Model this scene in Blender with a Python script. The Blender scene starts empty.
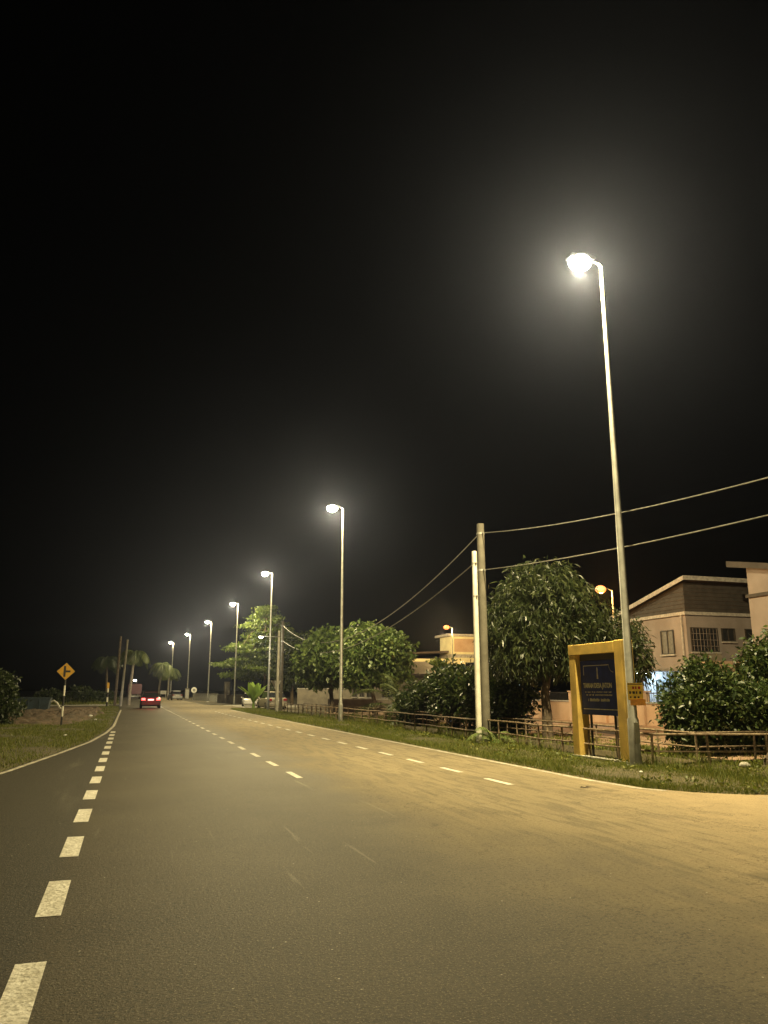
import bpy, math, random
import numpy as np
from mathutils import Vector, Matrix
R = math.radians
rng = np.random.default_rng(7)
random.seed(7)
sc = bpy.context.scene
COL = sc.collection

# ------------------------------------------------------------------ camera
# world: +Y runs along the road, +X is to the right of it, camera stands at the origin
cam = bpy.data.cameras.new('camera')
cam.sensor_fit = 'VERTICAL'; cam.sensor_height = 36; cam.lens = 36 * 770 / 1024
cam.clip_start = .1; cam.clip_end = 3000
co = bpy.data.objects.new('camera', cam); COL.objects.link(co)
co.location = (0, 0, 1.6); co.rotation_euler = (R(90 + 13.02), 0, R(-17.95))
sc.camera = co

# ------------------------------------------------------------------ helpers
class MB:
    def __init__(s): s.v = []; s.f = []; s.m = []
    def add(s, vs, fs, mi=0):
        o = len(s.v); s.v += [tuple(v) for v in vs]
        s.f += [tuple(i + o for i in f) for f in fs]; s.m += [mi] * len(fs); return s
    def box(s, x0, x1, y0, y1, z0, z1, mi=0, b=0):
        if b <= 0:
            vs = [(x, y, z) for z in (z0, z1) for y in (y0, y1) for x in (x0, x1)]
            fs = [(0, 2, 3, 1), (4, 5, 7, 6), (0, 1, 5, 4), (2, 6, 7, 3), (0, 4, 6, 2), (1, 3, 7, 5)]
            return s.add(vs, fs, mi)
        # chamfered in plan and at the top
        def ring(x0, x1, y0, y1, z):
            return [(x0 + b, y0, z), (x1 - b, y0, z), (x1, y0 + b, z), (x1, y1 - b, z), (x1 - b, y1, z), (x0 + b, y1, z), (x0, y1 - b, z), (x0, y0 + b, z)]
        vs = ring(x0, x1, y0, y1, z0) + ring(x0, x1, y0, y1, z1 - b) + ring(x0 + b, x1 - b, y0 + b, y1 - b, z1)
        fs = [tuple(range(7, -1, -1)), tuple(range(16, 24))]
        for k in range(8):
            for q in (0, 8): fs.append((q + k, q + (k + 1) % 8, q + 8 + (k + 1) % 8, q + 8 + k))
        return s.add(vs, fs, mi)
    def tube(s, pts, rad, n=8, mi=0, cap=True):
        pts = [Vector(p) for p in pts]
        if not hasattr(rad, '__len__'): rad = [rad] * len(pts)
        vs = []
        up = None
        for i, p in enumerate(pts):
            d = (pts[min(i + 1, len(pts) - 1)] - pts[max(i - 1, 0)]).normalized()
            if up is None:
                up = Vector((1, 0, 0)) if abs(d.x) < .8 else Vector((0, 1, 0))
            a = (up - d * up.dot(d)).normalized(); up = a; c = d.cross(a)
            for k in range(n):
                t = 2 * math.pi * k / n
                vs.append(p + (a * math.cos(t) + c * math.sin(t)) * rad[i])
        fs = []
        for i in range(len(pts) - 1):
            for k in range(n):
                fs.append((i * n + k, i * n + (k + 1) % n, (i + 1) * n + (k + 1) % n, (i + 1) * n + k))
        if cap:
            fs.append(tuple(range(n - 1, -1, -1))); fs.append(tuple((len(pts) - 1) * n + k for k in range(n)))
        return s.add(vs, fs, mi)
    def ellipsoid(s, c, r, nu=14, nv=9, mi=0):
        vs = []; fs = []
        for i in range(nv + 1):
            ph = -math.pi / 2 + math.pi * i / nv
            for k in range(nu):
                t = 2 * math.pi * k / nu
                vs.append((c[0] + r[0] * math.cos(ph) * math.cos(t), c[1] + r[1] * math.cos(ph) * math.sin(t), c[2] + r[2] * math.sin(ph)))
        for i in range(nv):
            for k in range(nu):
                fs.append((i * nu + k, i * nu + (k + 1) % nu, (i + 1) * nu + (k + 1) % nu, (i + 1) * nu + k))
        return s.add(vs, fs, mi)
    def prism(s, poly, axis, a, b, mi=0):
        # poly: 2D outline extruded along axis ('x','y','z') from a to b
        def P(q, t):
            return {'x': (t, q[0], q[1]), 'y': (q[0], t, q[1]), 'z': (q[0], q[1], t)}[axis]
        n = len(poly); vs = [P(q, a) for q in poly] + [P(q, b) for q in poly]
        fs = [tuple(range(n)), tuple(range(2 * n - 1, n - 1, -1))]
        for k in range(n): fs.append((k, (k + 1) % n, n + (k + 1) % n, n + k))
        return s.add(vs, fs, mi)
    def build(s, name, mats, parent=None, smooth=False):
        me = bpy.data.meshes.new(name); me.from_pydata(s.v, [], s.f)
        if not isinstance(mats, (list, tuple)): mats = [mats]
        for m in mats: me.materials.append(m)
        if any(s.m): me.polygons.foreach_set('material_index', s.m)
        if smooth:
            me.polygons.foreach_set('use_smooth', [True] * len(me.polygons))
            try: me.set_sharp_from_angle(angle=R(40))
            except Exception: pass
        import bmesh
        bm = bmesh.new(); bm.from_mesh(me); bmesh.ops.recalc_face_normals(bm, faces=bm.faces[:]); bm.to_mesh(me); bm.free()
        me.update()
        o = bpy.data.objects.new(name, me); COL.objects.link(o)
        if parent: o.parent = parent
        return o

def npmesh(name, V, F, mat, parent=None, smooth=False):
    me = bpy.data.meshes.new(name)
    V = np.asarray(V, dtype=np.float32); F = np.asarray(F, dtype=np.int32)
    k = F.shape[1]
    me.vertices.add(len(V)); me.vertices.foreach_set('co', V.ravel())
    me.loops.add(F.size); me.loops.foreach_set('vertex_index', F.ravel())
    me.polygons.add(len(F)); me.polygons.foreach_set('loop_start', np.arange(0, F.size, k, dtype=np.int32))
    me.polygons.foreach_set('loop_total', np.full(len(F), k, dtype=np.int32))
    if smooth: me.polygons.foreach_set('use_smooth', np.ones(len(F), dtype=bool))
    me.materials.append(mat); me.update(calc_edges=True); me.validate()
    o = bpy.data.objects.new(name, me); COL.objects.link(o)
    if parent: o.parent = parent
    return o

def tag(o, label=None, cat=None, group=None, kind=None):
    if label: o['label'] = label
    if cat: o['category'] = cat
    if group: o['group'] = group
    if kind: o['kind'] = kind
    return o
def empty(name, loc=(0, 0, 0), rz=0):
    o = bpy.data.objects.new(name, None); COL.objects.link(o); o.location = loc; o.rotation_euler = (0, 0, rz)
    o.empty_display_size = .2; return o
def copy_tree(o, parent=None):
    c = o.copy(); COL.objects.link(c)
    if parent: c.parent = parent
    for ch in list(o.children): copy_tree(ch, c)
    return c

# ------------------------------------------------------------------ materials
def mat(name, col, rough=.6, metal=0, var=.15, scale=8, bump=0, bscale=None, emit=None, es=0, spec=.5, coord='Object', col2=None, detail=6, dirt=None):
    m = bpy.data.materials.new(name); m.use_nodes = True
    nt = m.node_tree; N = nt.nodes; L = nt.links; b = N['Principled BSDF']
    b.inputs['Roughness'].default_value = rough; b.inputs['Metallic'].default_value = metal
    b.inputs['Specular IOR Level'].default_value = spec
    tc = N.new('ShaderNodeTexCoord')
    no = N.new('ShaderNodeTexNoise'); no.inputs['Scale'].default_value = scale; no.inputs['Detail'].default_value = detail
    L.new(tc.outputs[coord], no.inputs['Vector'])
    mx = N.new('ShaderNodeMix'); mx.data_type = 'RGBA'
    c2 = col2 if col2 else tuple(max(0, c * (1 - 2 * var)) for c in col)
    c1 = col if col2 else tuple(min(1, c * (1 + var)) for c in col)
    rp = N.new('ShaderNodeMapRange'); rp.inputs['From Min'].default_value = .35; rp.inputs['From Max'].default_value = .65
    L.new(no.outputs['Fac'], rp.inputs['Value']); L.new(rp.outputs['Result'], mx.inputs['Factor'])
    mx.inputs['A'].default_value = (*c2, 1); mx.inputs['B'].default_value = (*c1, 1)
    L.new(mx.outputs['Result'], b.inputs['Base Color'])
    if bump:
        n2 = N.new('ShaderNodeTexNoise'); n2.inputs['Scale'].default_value = bscale or scale * 4; n2.inputs['Detail'].default_value = 4
        L.new(tc.outputs[coord], n2.inputs['Vector'])
        bp = N.new('ShaderNodeBump'); bp.inputs['Strength'].default_value = bump; bp.inputs['Distance'].default_value = .02
        L.new(n2.outputs['Fac'], bp.inputs['Height']); L.new(bp.outputs['Normal'], b.inputs['Normal'])
    if emit:
        b.inputs['Emission Color'].default_value = (*emit, 1); b.inputs['Emission Strength'].default_value = es
    return m

def leafmat(name, col, col2, rough=.4, trans=.35):
    m = bpy.data.materials.new(name); m.use_nodes = True
    nt = m.node_tree; N = nt.nodes; L = nt.links; b = N['Principled BSDF']
    g = N.new('ShaderNodeNewGeometry')
    mx = N.new('ShaderNodeMix'); mx.data_type = 'RGBA'
    mx.inputs['A'].default_value = (*col, 1); mx.inputs['B'].default_value = (*col2, 1)
    pw = N.new('ShaderNodeMath'); pw.operation = 'POWER'; pw.inputs[1].default_value = 1.8
    L.new(g.outputs['Random Per Island'], pw.inputs[0]); L.new(pw.outputs[0], mx.inputs['Factor'])
    L.new(mx.outputs['Result'], b.inputs['Base Color']); b.inputs['Roughness'].default_value = rough
    tr = N.new('ShaderNodeBsdfTranslucent'); L.new(mx.outputs['Result'], tr.inputs['Color'])
    ms = N.new('ShaderNodeMixShader'); ms.inputs[0].default_value = trans
    L.new(b.outputs[0], ms.inputs[1]); L.new(tr.outputs[0], ms.inputs[2])
    L.new(ms.outputs[0], N['Material Output'].inputs['Surface'])
    return m

def asphalt():
    m = bpy.data.materials.new('asphalt'); m.use_nodes = True
    nt = m.node_tree; N = nt.nodes; L = nt.links; b = N['Principled BSDF']
    tc = N.new('ShaderNodeTexCoord'); sep = N.new('ShaderNodeSeparateXYZ'); L.new(tc.outputs['Object'], sep.inputs[0])
    def noise(scale, detail=5, vec=None, rough=.55):
        n = N.new('ShaderNodeTexNoise'); n.inputs['Scale'].default_value = scale; n.inputs['Detail'].default_value = detail
        n.inputs['Roughness'].default_value = rough
        L.new(vec if vec else tc.outputs['Object'], n.inputs['Vector']); return n.outputs['Fac']
    def mrange(v, a, c, lo=0, hi=1):
        r = N.new('ShaderNodeMapRange'); r.interpolation_type = 'SMOOTHSTEP'
        for k, x in zip(('From Min', 'From Max', 'To Min', 'To Max'), (a, c, lo, hi)): r.inputs[k].default_value = x
        L.new(v, r.inputs['Value']); return r.outputs['Result']
    def op(o, a, c):
        n = N.new('ShaderNodeMath'); n.operation = o
        for i, q in enumerate((a, c)):
            if isinstance(q, (int, float)): n.inputs[i].default_value = q
            else: L.new(q, n.inputs[i])
        return n.outputs[0]
    def mix(f, a, c):
        n = N.new('ShaderNodeMix'); n.data_type = 'RGBA'; n.clamp_factor = True
        if isinstance(f, (int, float)): n.inputs['Factor'].default_value = f
        else: L.new(f, n.inputs['Factor'])
        for k, q in (('A', a), ('B', c)):
            if isinstance(q, tuple): n.inputs[k].default_value = (*q, 1)
            else: L.new(q, n.inputs[k])
        return n.outputs['Result']
    mp = N.new('ShaderNodeMapping'); mp.inputs['Scale'].default_value = (1, .12, 1); L.new(tc.outputs['Object'], mp.inputs[0])
    streak = noise(1.6, 5, mp.outputs[0]); fine_streak = noise(7, 4, mp.outputs[0])
    big = noise(.35, 4); med = noise(2.5, 6); fine = noise(60, 4, rough=.8); grit = noise(28, 4, rough=.75)
    # edge of the dusty right-hand lanes, wandering about x = 3.6
    xw = op('ADD', sep.outputs[0], op('MULTIPLY', op('SUBTRACT', noise(.5, 5), .5), 3.0))
    edge = mrange(xw, 2.3, 5.3)
    dust = op('MULTIPLY', edge, mrange(streak, .3, .62, .80, 1))
    # wheel paths swept cleaner
    wp = op('SUBTRACT', 1.0, op('MULTIPLY', mrange(fine_streak, .46, .62, 0, .38), edge))
    dust = op('MULTIPLY', dust, wp)
    near = mrange(sep.outputs[1], 34, 9, 0, 1)
    # sand washed out from the junction
    xj = op('ADD', sep.outputs[0], op('MULTIPLY', sep.outputs[1], -.35))
    sand = mrange(op('ADD', xj, op('MULTIPLY', op('SUBTRACT', med, .5), 3.5)), 2.2, 6.0)
    base = mix(mrange(big, .35, .65), (.040, .032, .019), (.060, .049, .030))
    left = mrange(sep.outputs[0], -.35, -.6)
    base = mix(left, base, mix(mrange(streak, .55, .75), (.034, .031, .024), (.10, .09, .07)))
    base = mix(dust, base, (.275, .222, .135))
    base = mix(op('MULTIPLY', sand, near), base, (.42, .32, .19))
    sp = mrange(fine, .53, .66)
    base = mix(op('MULTIPLY', sp, .85), base, (.25, .215, .14))
    dk = mrange(grit, .48, .38)
    base = mix(op('MULTIPLY', op('MULTIPLY', dk, .8), op('SUBTRACT', 1.0, op('MULTIPLY', dust, .65))), base, (.02, .018, .014))
    # sparse pale chips
    vo = N.new('ShaderNodeTexVoronoi'); vo.inputs['Scale'].default_value = 5; L.new(tc.outputs['Object'], vo.inputs['Vector'])
    base = mix(mrange(vo.outputs['Distance'], .045, .02), base, (.5, .45, .36))
    # meandering hairline cracks, oil drips, faint scrape marks
    cr = op('ABSOLUTE', op('SUBTRACT', noise(.55, 7, rough=.62), .5), 0)
    base = mix(op('MULTIPLY', mrange(cr, .0028, .0010), .55), base, (.018, .015, .011))
    mo = N.new('ShaderNodeMapping'); mo.inputs['Scale'].default_value = (1.4, .5, 1); L.new(tc.outputs['Object'], mo.inputs[0])
    oil = mrange(noise(1.1, 3, mo.outputs[0]), .66, .74)
    base = mix(op('MULTIPLY', oil, .35), base, (.02, .018, .014))
    mk = N.new('ShaderNodeMapping'); mk.inputs['Rotation'].default_value = (0, 0, .5); mk.inputs['Scale'].default_value = (5, .25, 1); L.new(tc.outputs['Object'], mk.inputs[0])
    base = mix(op('MULTIPLY', mrange(noise(1.0, 3, mk.outputs[0]), .66, .74), .22), base, (.35, .31, .23))
    L.new(base, b.inputs['Base Color'])
    L.new(mrange(dust, 0, 1, .62, .85), b.inputs['Roughness']); b.inputs['Specular IOR Level'].default_value = .15
    bp = N.new('ShaderNodeBump'); bp.inputs['Strength'].default_value = .9; bp.inputs['Distance'].default_value = .012
    L.new(op('ADD', fine, grit), bp.inputs['Height']); L.new(bp.outputs[0], b.inputs['Normal'])
    return m

def earth(name, a, c, d, sc1=3):
    m = mat(name, a, .95, col2=c, scale=sc1, bump=.8, bscale=25)
    nt = m.node_tree; N = nt.nodes; L = nt.links; b = N['Principled BSDF']
    src = b.inputs['Base Color'].links[0].from_socket
    tc = N.new('ShaderNodeTexCoord'); n = N.new('ShaderNodeTexNoise'); n.inputs['Scale'].default_value = 30; n.inputs['Detail'].default_value = 4
    L.new(tc.outputs['Object'], n.inputs['Vector'])
    r = N.new('ShaderNodeMapRange'); r.inputs['From Min'].default_value = .52; r.inputs['From Max'].default_value = .65; L.new(n.outputs['Fac'], r.inputs['Value'])
    mx = N.new('ShaderNodeMix'); mx.data_type = 'RGBA'; L.new(r.outputs[0], mx.inputs['Factor']); L.new(src, mx.inputs['A']); mx.inputs['B'].default_value = (*d, 1)
    L.new(mx.outputs['Result'], b.inputs['Base Color']); return m

def emitter(name, col, s):
    m = bpy.data.materials.new(name); m.use_nodes = True
    b = m.node_tree.nodes['Principled BSDF']; b.inputs['Base Color'].default_value = (.8, .8, .8, 1)
    b.inputs['Emission Color'].default_value = (*col, 1); b.inputs['Emission Strength'].default_value = s
    return m

M = {}
M['asphalt'] = asphalt()
M['paint'] = earth('road_paint', (.74, .71, .63), (.52, .49, .41), (.40, .37, .29), 9)
M['edge_paint'] = earth('edge_paint', (.60, .56, .46), (.30, .27, .2), (.16, .13, .08), 4)
M['ground'] = earth('ground_soil', (.085, .068, .032), (.045, .04, .016), (.14, .11, .06))
M['soil'] = earth('bare_soil', (.17, .105, .065), (.08, .05, .03), (.05, .06, .02), 1.3)
M['sand'] = earth('yard_sand', (.42, .27, .18), (.30, .19, .12), (.2, .14, .09), .8)
M['drain'] = mat('drain_concrete', (.09, .08, .065), .9, scale=3, bump=.4)
M['path'] = mat('path_concrete', (.38, .36, .31), .9, scale=2, bump=.3)
M['grass'] = leafmat('grass_blade', (.085, .12, .012), (.24, .235, .045), .6, .3)
M['grass_left'] = leafmat('short_grass', (.085, .11, .012), (.21, .21, .04), .6, .3)
M['galv'] = mat('galvanised_steel', (.42, .42, .38), .5, .55, scale=6, col2=(.30, .30, .27))
M['concrete_pole'] = mat('weathered_concrete', (.17, .155, .12), .9, scale=2.5, col2=(.11, .10, .075), bump=.3)
M['white_pole'] = mat('pale_pole', (.78, .76, .66), .7, scale=3, col2=(.6, .57, .48))
M['rust'] = mat('rusty_painted_steel', (.34, .26, .17), .75, .1, scale=9, col2=(.14, .095, .06), bump=.3)
M['yellow'] = mat('yellow_plaster', (.78, .54, .13), .8, scale=2.2, col2=(.50, .34, .09), bump=.25, bscale=30)
M['navy'] = mat('navy_panel', (.014, .034, .24), .6, scale=4)
M['dim_text'] = mat('faded_lettering', (.62, .62, .56), .7)
M['notice'] = mat('notice_yellow', (.75, .52, .06), .6, var=.08)
M['notice_orange'] = mat('notice_orange', (.72, .32, .05), .6)
M['ink_red'] = mat('red_ink', (.35, .02, .02), .7)
M['ink_dark'] = mat('dark_ink', (.05, .035, .02), .7)
M['lens'] = emitter('lamp_glass', (1, .93, .72), 60)
M['lens_far'] = emitter('lamp_glass_distant', (1, .95, .8), 60)
M['lens_orange'] = emitter('sodium_glass', (1, .20, .01), 2.2)
M['lamp_grey'] = mat('lamp_housing', (.25, .25, .24), .5, .4)
M['bark'] = mat('bark', (.13, .10, .07), .95, scale=7, col2=(.06, .045, .03), bump=.7)
M['palm_bark'] = mat('palm_bark', (.26, .23, .18), .95, scale=10, col2=(.12, .1, .08), bump=.7)
M['mango'] = leafmat('mango_leaf', (.024, .038, .012), (.085, .10, .035), .38)
M['round_leaf'] = leafmat('broad_leaf', (.06, .10, .025), (.20, .26, .08), .4)
M['tier_leaf'] = leafmat('light_leaf', (.07, .11, .02), (.16, .21, .04), .5, .45)
M['bush_leaf'] = leafmat('glossy_leaf', (.020, .040, .010), (.09, .115, .03), .4, .25)
M['dark_leaf'] = leafmat('dull_leaf', (.025, .04, .014), (.06, .08, .025), .5)
M['frond'] = leafmat('palm_frond', (.05, .075, .02), (.14, .16, .05), .45)
M['frond_light'] = leafmat('young_frond', (.16, .24, .06), (.38, .42, .17), .5)
M['banana'] = leafmat('banana_leaf', (.16, .28, .04), (.30, .40, .10), .45, .4)
M['wall'] = mat('cream_wall', (.29, .25, .235), .85, scale=.9, col2=(.22, .185, .17), bump=.1)
M['yellow_wall'] = mat('pale_yellow_wall', (.80, .72, .46), .85, scale=1.2, col2=(.68, .60, .38))
M['peach_wall'] = mat('peach_wall', (.58, .40, .28), .85, scale=1.0, col2=(.48, .31, .2))
M['clad'] = mat('dark_cladding', (.05, .042, .037), .75, scale=3)
M['fascia'] = mat('white_fascia', (.40, .37, .34), .7)
M['roof'] = mat('dark_roof_tile', (.07, .05, .04), .8, scale=5)
M['window_frame'] = mat('dark_window_frame', (.04, .035, .03), .5)
M['glass'] = mat('dark_glass', (.02, .022, .025), .08, spec=.8)
M['curtain_glass'] = mat('curtained_glass', (.16, .15, .13), .3)
M['beige_block'] = mat('beige_blockwork', (.24, .21, .16), .9, scale=2, col2=(.16, .14, .11), bump=.3)
M['white_metal'] = mat('white_painted_metal', (.7, .7, .66), .5)
M['wire'] = mat('cable_sheath', (.32, .31, .28), .6)
M['sign_yellow'] = mat('warning_yellow', (.66, .36, .02), .5, var=.06)
M['black'] = mat('black_paint', (.02, .02, .02), .5)
M['blue_steel'] = mat('blue_painted_steel', (.02, .042, .06), .6, scale=3, col2=(.015, .03, .04))
M['tyre'] = mat('tyre_rubber', (.02, .02, .02), .9)
M['rim'] = mat('alloy_rim', (.4, .4, .4), .35, .8)
M['red_car'] = mat('dark_red_car_paint', (.05, .006, .012), .25, .3, var=.03)
M['silver_car'] = mat('silver_car_paint', (.42, .44, .46), .3, .6, var=.03)
M['white_car'] = mat('white_car_paint', (.7, .7, .68), .3, 0, var=.03)
M['beige_car'] = mat('beige_car_paint', (.40, .36, .27), .35, .2, var=.03)
M['tail'] = emitter('lit_tail_lamp', (1, .012, .03), 6)
M['tail_off'] = mat('tail_lamp_plastic', (.3, .02, .02), .2)
M['head_off'] = mat('head_lamp_plastic', (.5, .5, .5), .15)
M['plate'] = emitter('lit_number_plate', (1, .95, .9), .9)
M['tube'] = emitter('fluorescent_tube', (.75, .9, 1), 60)
M['litter'] = mat('litter_plastic', (.75, .75, .7), .5)

# ------------------------------------------------------------------ road outline (x as a function of y)
def xL(s):
    return np.interp(s, [-60, 0, 8, 13, 17.8, 22.4, 27, 32.4, 38.4, 72, 82, 84, 96, 98, 400],
                        [-9, -6.0, -4.4, -3.2, -2.32, -1.70, -1.15, -.80, -.62, -.55, -.7, -1.2, -1.2, -.7, -.7])
def xR(s):
    return np.interp(s, [-60, -12, -9, -8, 8.6, 9.3, 9.75, 10.05, 10.4, 10.9, 11.6, 13, 55, 69, 73, 84, 88, 400],
                        [8.3, 8.3, 9.5, 45, 45, 14.5, 11.6, 10.3, 9.35, 8.75, 8.35, 8.22, 8.22, 8.4, 10.4, 10.4, 8.4, 8.3])
def gz(x, y):
    """height of the land"""
    x = np.asarray(x, float); y = np.asarray(y, float)
    dl = xL(y) - x; dr = x - xR(y)
    d = np.maximum(dl, dr)
    z = -.05 + .07 * np.clip(d / .22, 0, 1) + .015 * np.clip((d - .2) / 1.5, 0, 1)
    z = z + .025 * np.sin(x * 2.1 + 1.3 * np.sin(y * .9)) * np.clip(d, 0, 1) * np.clip((60 - y) / 60, 0, 1)
    # the open drain behind the front fence
    dn = np.clip((x - 10.92) / .10, 0, 1) * np.clip((12.12 - x) / .10, 0, 1) * np.clip((y - 14.9) / .15, 0, 1) * np.clip((56 - y) / .3, 0, 1)
    return np.where(d > 0, z - .85 * dn, -.05)
def axis(parts):
    a = []
    for lo, hi, st in parts: a += list(np.arange(lo, hi, st))
    return np.array(sorted(set(np.round(a, 4))))
gx = axis([(-900, -100, 200), (-100, -20, 20), (-20, -8, 3), (-8, -.2, .2), (0, 8, 2), (8, 10.8, .2), (10.9, 11.1, .06), (11.4, 12.0, .3), (12.0, 12.2, .06), (12.4, 16, .6), (16, 50, 4), (50, 100, 25), (100, 1001, 200)])
gy = axis([(-900, -100, 200), (-100, -10, 10), (-10, 8, 2), (8, 15.3, .15), (15.3, 30, .4), (30, 60, 1), (60, 200, 4), (200, 400, 40), (400, 1601, 200)])
X, Y = np.meshgrid(gx, gy); Z = gz(X, Y)
V = np.stack([X, Y, Z], -1).reshape(-1, 3); nx, ny = len(gx), len(gy)
i, j = np.meshgrid(np.arange(nx - 1), np.arange(ny - 1)); b0 = (j * nx + i).ravel()
F = np.stack([b0, b0 + 1, b0 + nx + 1, b0 + nx], -1)
g = npmesh('ground', V, F, M['ground'], smooth=True); tag(g, kind='structure')

sy = axis([(-60, 0, 4), (0, 8, 1), (8, 12, .1), (12, 40, 1), (40, 68, 4), (68, 100, 1), (100, 361, 20)])
V = []; F = []
for k, s_ in enumerate(sy):
    V += [(float(xL(s_)), s_, 0), (float(xR(s_)), s_, 0)]
    if k: F.append((2 * k - 2, 2 * k - 1, 2 * k + 1, 2 * k))
o = npmesh('road', V, F, M['asphalt']); tag(o, kind='structure')

def strip(mb, pts, w, z=.004):
    """ribbon through (x,y) points"""
    n = len(pts); vs = []
    for k in range(n):
        a = Vector(pts[max(k - 1, 0)]); c = Vector(pts[min(k + 1, n - 1)]); d = (c - a).normalized(); nn = Vector((-d.y, d.x))
        p = Vector(pts[k]); vs += [(*(p + nn * w / 2), z), (*(p - nn * w / 2), z)]
    mb.add(vs, [(2 * k, 2 * k + 1, 2 * k + 3, 2 * k + 2) for k in range(n - 1)])
def dashes(x, s0, per, ln, s1, w=.16):
    mb = MB(); s_ = s0
    while s_ < s1:
        j1 = random.uniform(-.006, .006)
        mb.add([(x - w / 2 + j1, s_, .004), (x + w / 2 + j1, s_ + random.uniform(-.01, .01), .004), (x + w / 2, s_ + ln, .004), (x - w / 2, s_ + ln, .004)], [(0, 1, 2, 3)]); s_ += per
    tag(mb.build('lane_marking', M['paint']), kind='structure')
dashes(-.44, 4.40, 2.15, 1.12, 33.6, .175)
dashes(3.17, 14.85, 2.47, 1.15, 120, .12)
dashes(6.43, 12.70, 2.17, 1.02, 62, .12)
mb = MB(); strip(mb, [(float(xL(s_)) + .12, s_) for s_ in np.arange(14, 70, 1.0)], .11); tag(mb.build('edge_line', M['edge_paint']), kind='structure')
mb = MB(); strip(mb, [(float(xR(s_)) - .12, s_) for s_ in list(np.arange(11.2, 13, .1)) + list(np.arange(13, 68, 1.0))], .12)
strip(mb, [(9.25, 10.03), (9.9, 9.75), (10.8, 9.5), (12, 9.3)], .06)
tag(mb.build('edge_line', M['edge_paint']), kind='structure')

# bare earth and paths
def patch(name, outline, m, z0=.0, dome=0, n=14, follow=True, noise_amp=0):
    cx = sum(p[0] for p in outline) / len(outline); cy = sum(p[1] for p in outline) / len(outline)
    dense = []
    for k in range(len(outline)):
        a, c = outline[k], outline[(k + 1) % len(outline)]
        for t in range(6): dense.append((a[0] + (c[0] - a[0]) * t / 6 + random.uniform(-.12, .12) * (noise_amp > 0), a[1] + (c[1] - a[1]) * t / 6 + random.uniform(-.3, .3) * (noise_amp > 0)))
    V = []; F = []; m_ = len(dense)
    for r in range(n + 1):
        q = 1 - r / n * .98
        for (a, c) in dense:
            x, y = cx + (a - cx) * q, cy + (c - cy) * q
            z = float(gz(x, y)) if follow else 0
            V.append((x, y, z + z0 + dome * (1 - q * q) + (random.uniform(-1, 1) * noise_amp if 0 < r else -.02 * (dome > 0))))
    for r in range(n):
        for k in range(m_): F.append((r * m_ + k, r * m_ + (k + 1) % m_, (r + 1) * m_ + (k + 1) % m_, (r + 1) * m_ + k))
    o = npmesh(name, V, F, m, smooth=True); tag(o, kind='structure'); return o
patch('bare_earth', [(-4.2, 38.5), (-2.6, 39.5), (-1.7, 46), (-1.45, 56), (-1.5, 68), (-2.5, 78), (-6, 80), (-8.5, 66), (-7.2, 52), (-6.0, 43)], M['soil'], .01, .14, n=34, noise_amp=.10)
patch('yard_ground', [(13.2, 15), (13.0, 30), (12.9, 55), (22, 57), (24.8, 45), (24.8, 24), (30, 18), (22, 15)], M['sand'], .012)
mb = MB(); strip(mb, [(-12.6, 52), (-10.2, 62), (-8.9, 69), (-7.6, 78), (-5.2, 84), (-1.0, 87)], 1.3, .16); tag(mb.build('concrete_path', M['path']), kind='structure')
patch('side_street', [(-1.1, 84.5), (-1.1, 96), (-30, 100), (-30, 90)], M['path'], .02)
patch('side_street', [(8.6, 71.5), (8.6, 86), (30, 88), (30, 73)], M['path'], .02)

# ------------------------------------------------------------------ grass
def blades(n, fx, fy, hlo, hhi, wid, zoff=0):
    x = fx; y = fy; z = gz(x, y) - .01 + zoff
    h = rng.uniform(hlo, hhi, n) * (0.55 + .9 * (np.sin(x * 3.1 + np.sin(y * 2.3)) * .5 + .5) * rng.random(n))
    t = rng.uniform(0, 2 * np.pi, n); ln = rng.uniform(.1, .8, n) * h
    dx, dy = np.cos(t), np.sin(t); t2 = t + np.pi / 2 + rng.normal(0, .5, n)
    w = wid * rng.uniform(.6, 1.4, n)
    A = np.stack([x - np.cos(t2) * w, y - np.sin(t2) * w, z], -1); B = np.stack([x + np.cos(t2) * w, y + np.sin(t2) * w, z], -1)
    C = np.stack([x + dx * ln, y + dy * ln, z + h], -1)
    return np.stack([A, B, C], 1).reshape(-1, 3)
def keep(x, y, bare=.0):
    d = np.maximum(xL(y) - x, x - xR(y))
    ok = (d > .02) & ~((x > 10.88) & (x < 12.16) & (y > 14.8) & (y < 56))
    pn = np.sin(x * 1.7 + 2 * np.sin(y * .6)) + np.sin(y * 1.1 + x) + rng.normal(0, .5, len(x))
    return ok & (pn > bare)
def region(n, x0, x1, y0, y1, p=1.0):
    return rng.uniform(x0, x1, n), y0 + (y1 - y0) * rng.random(n) ** p
parts = []
for (n, x0, x1, y0, y1, p, hl, hh, w, bare) in [
        (90000, 8.3, 10.95, 9.9, 30, 1.4, .03, .10, .006, -1.2), (9000, 8.25, 8.7, 10.2, 30, 1.2, .03, .09, .006, -2),
        (34000, 10.9, 17, 9.6, 14.8, 1, .03, .10, .007, -1.2), (34000, 8.3, 10.95, 30, 70, 1.2, .05, .16, .010, -1.4),
        (5000, 10.5, 10.9, 11, 50, 1, .14, .38, .008, -.4), (26000, 12.2, 14.5, 12, 50, 1, .05, .2, .012, -.6)]:
    x, y = region(n, x0, x1, y0, y1, p); k = keep(x, y, bare); x, y = x[k], y[k]
    parts.append(blades(len(x), x, y, hl, hh, w))
V = np.concatenate(parts); F = np.arange(len(V)).reshape(-1, 3)
tag(npmesh('verge_grass', V, F, M['grass']), 'rough green grass on the verge between road and fence', 'grass', kind='stuff')
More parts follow.
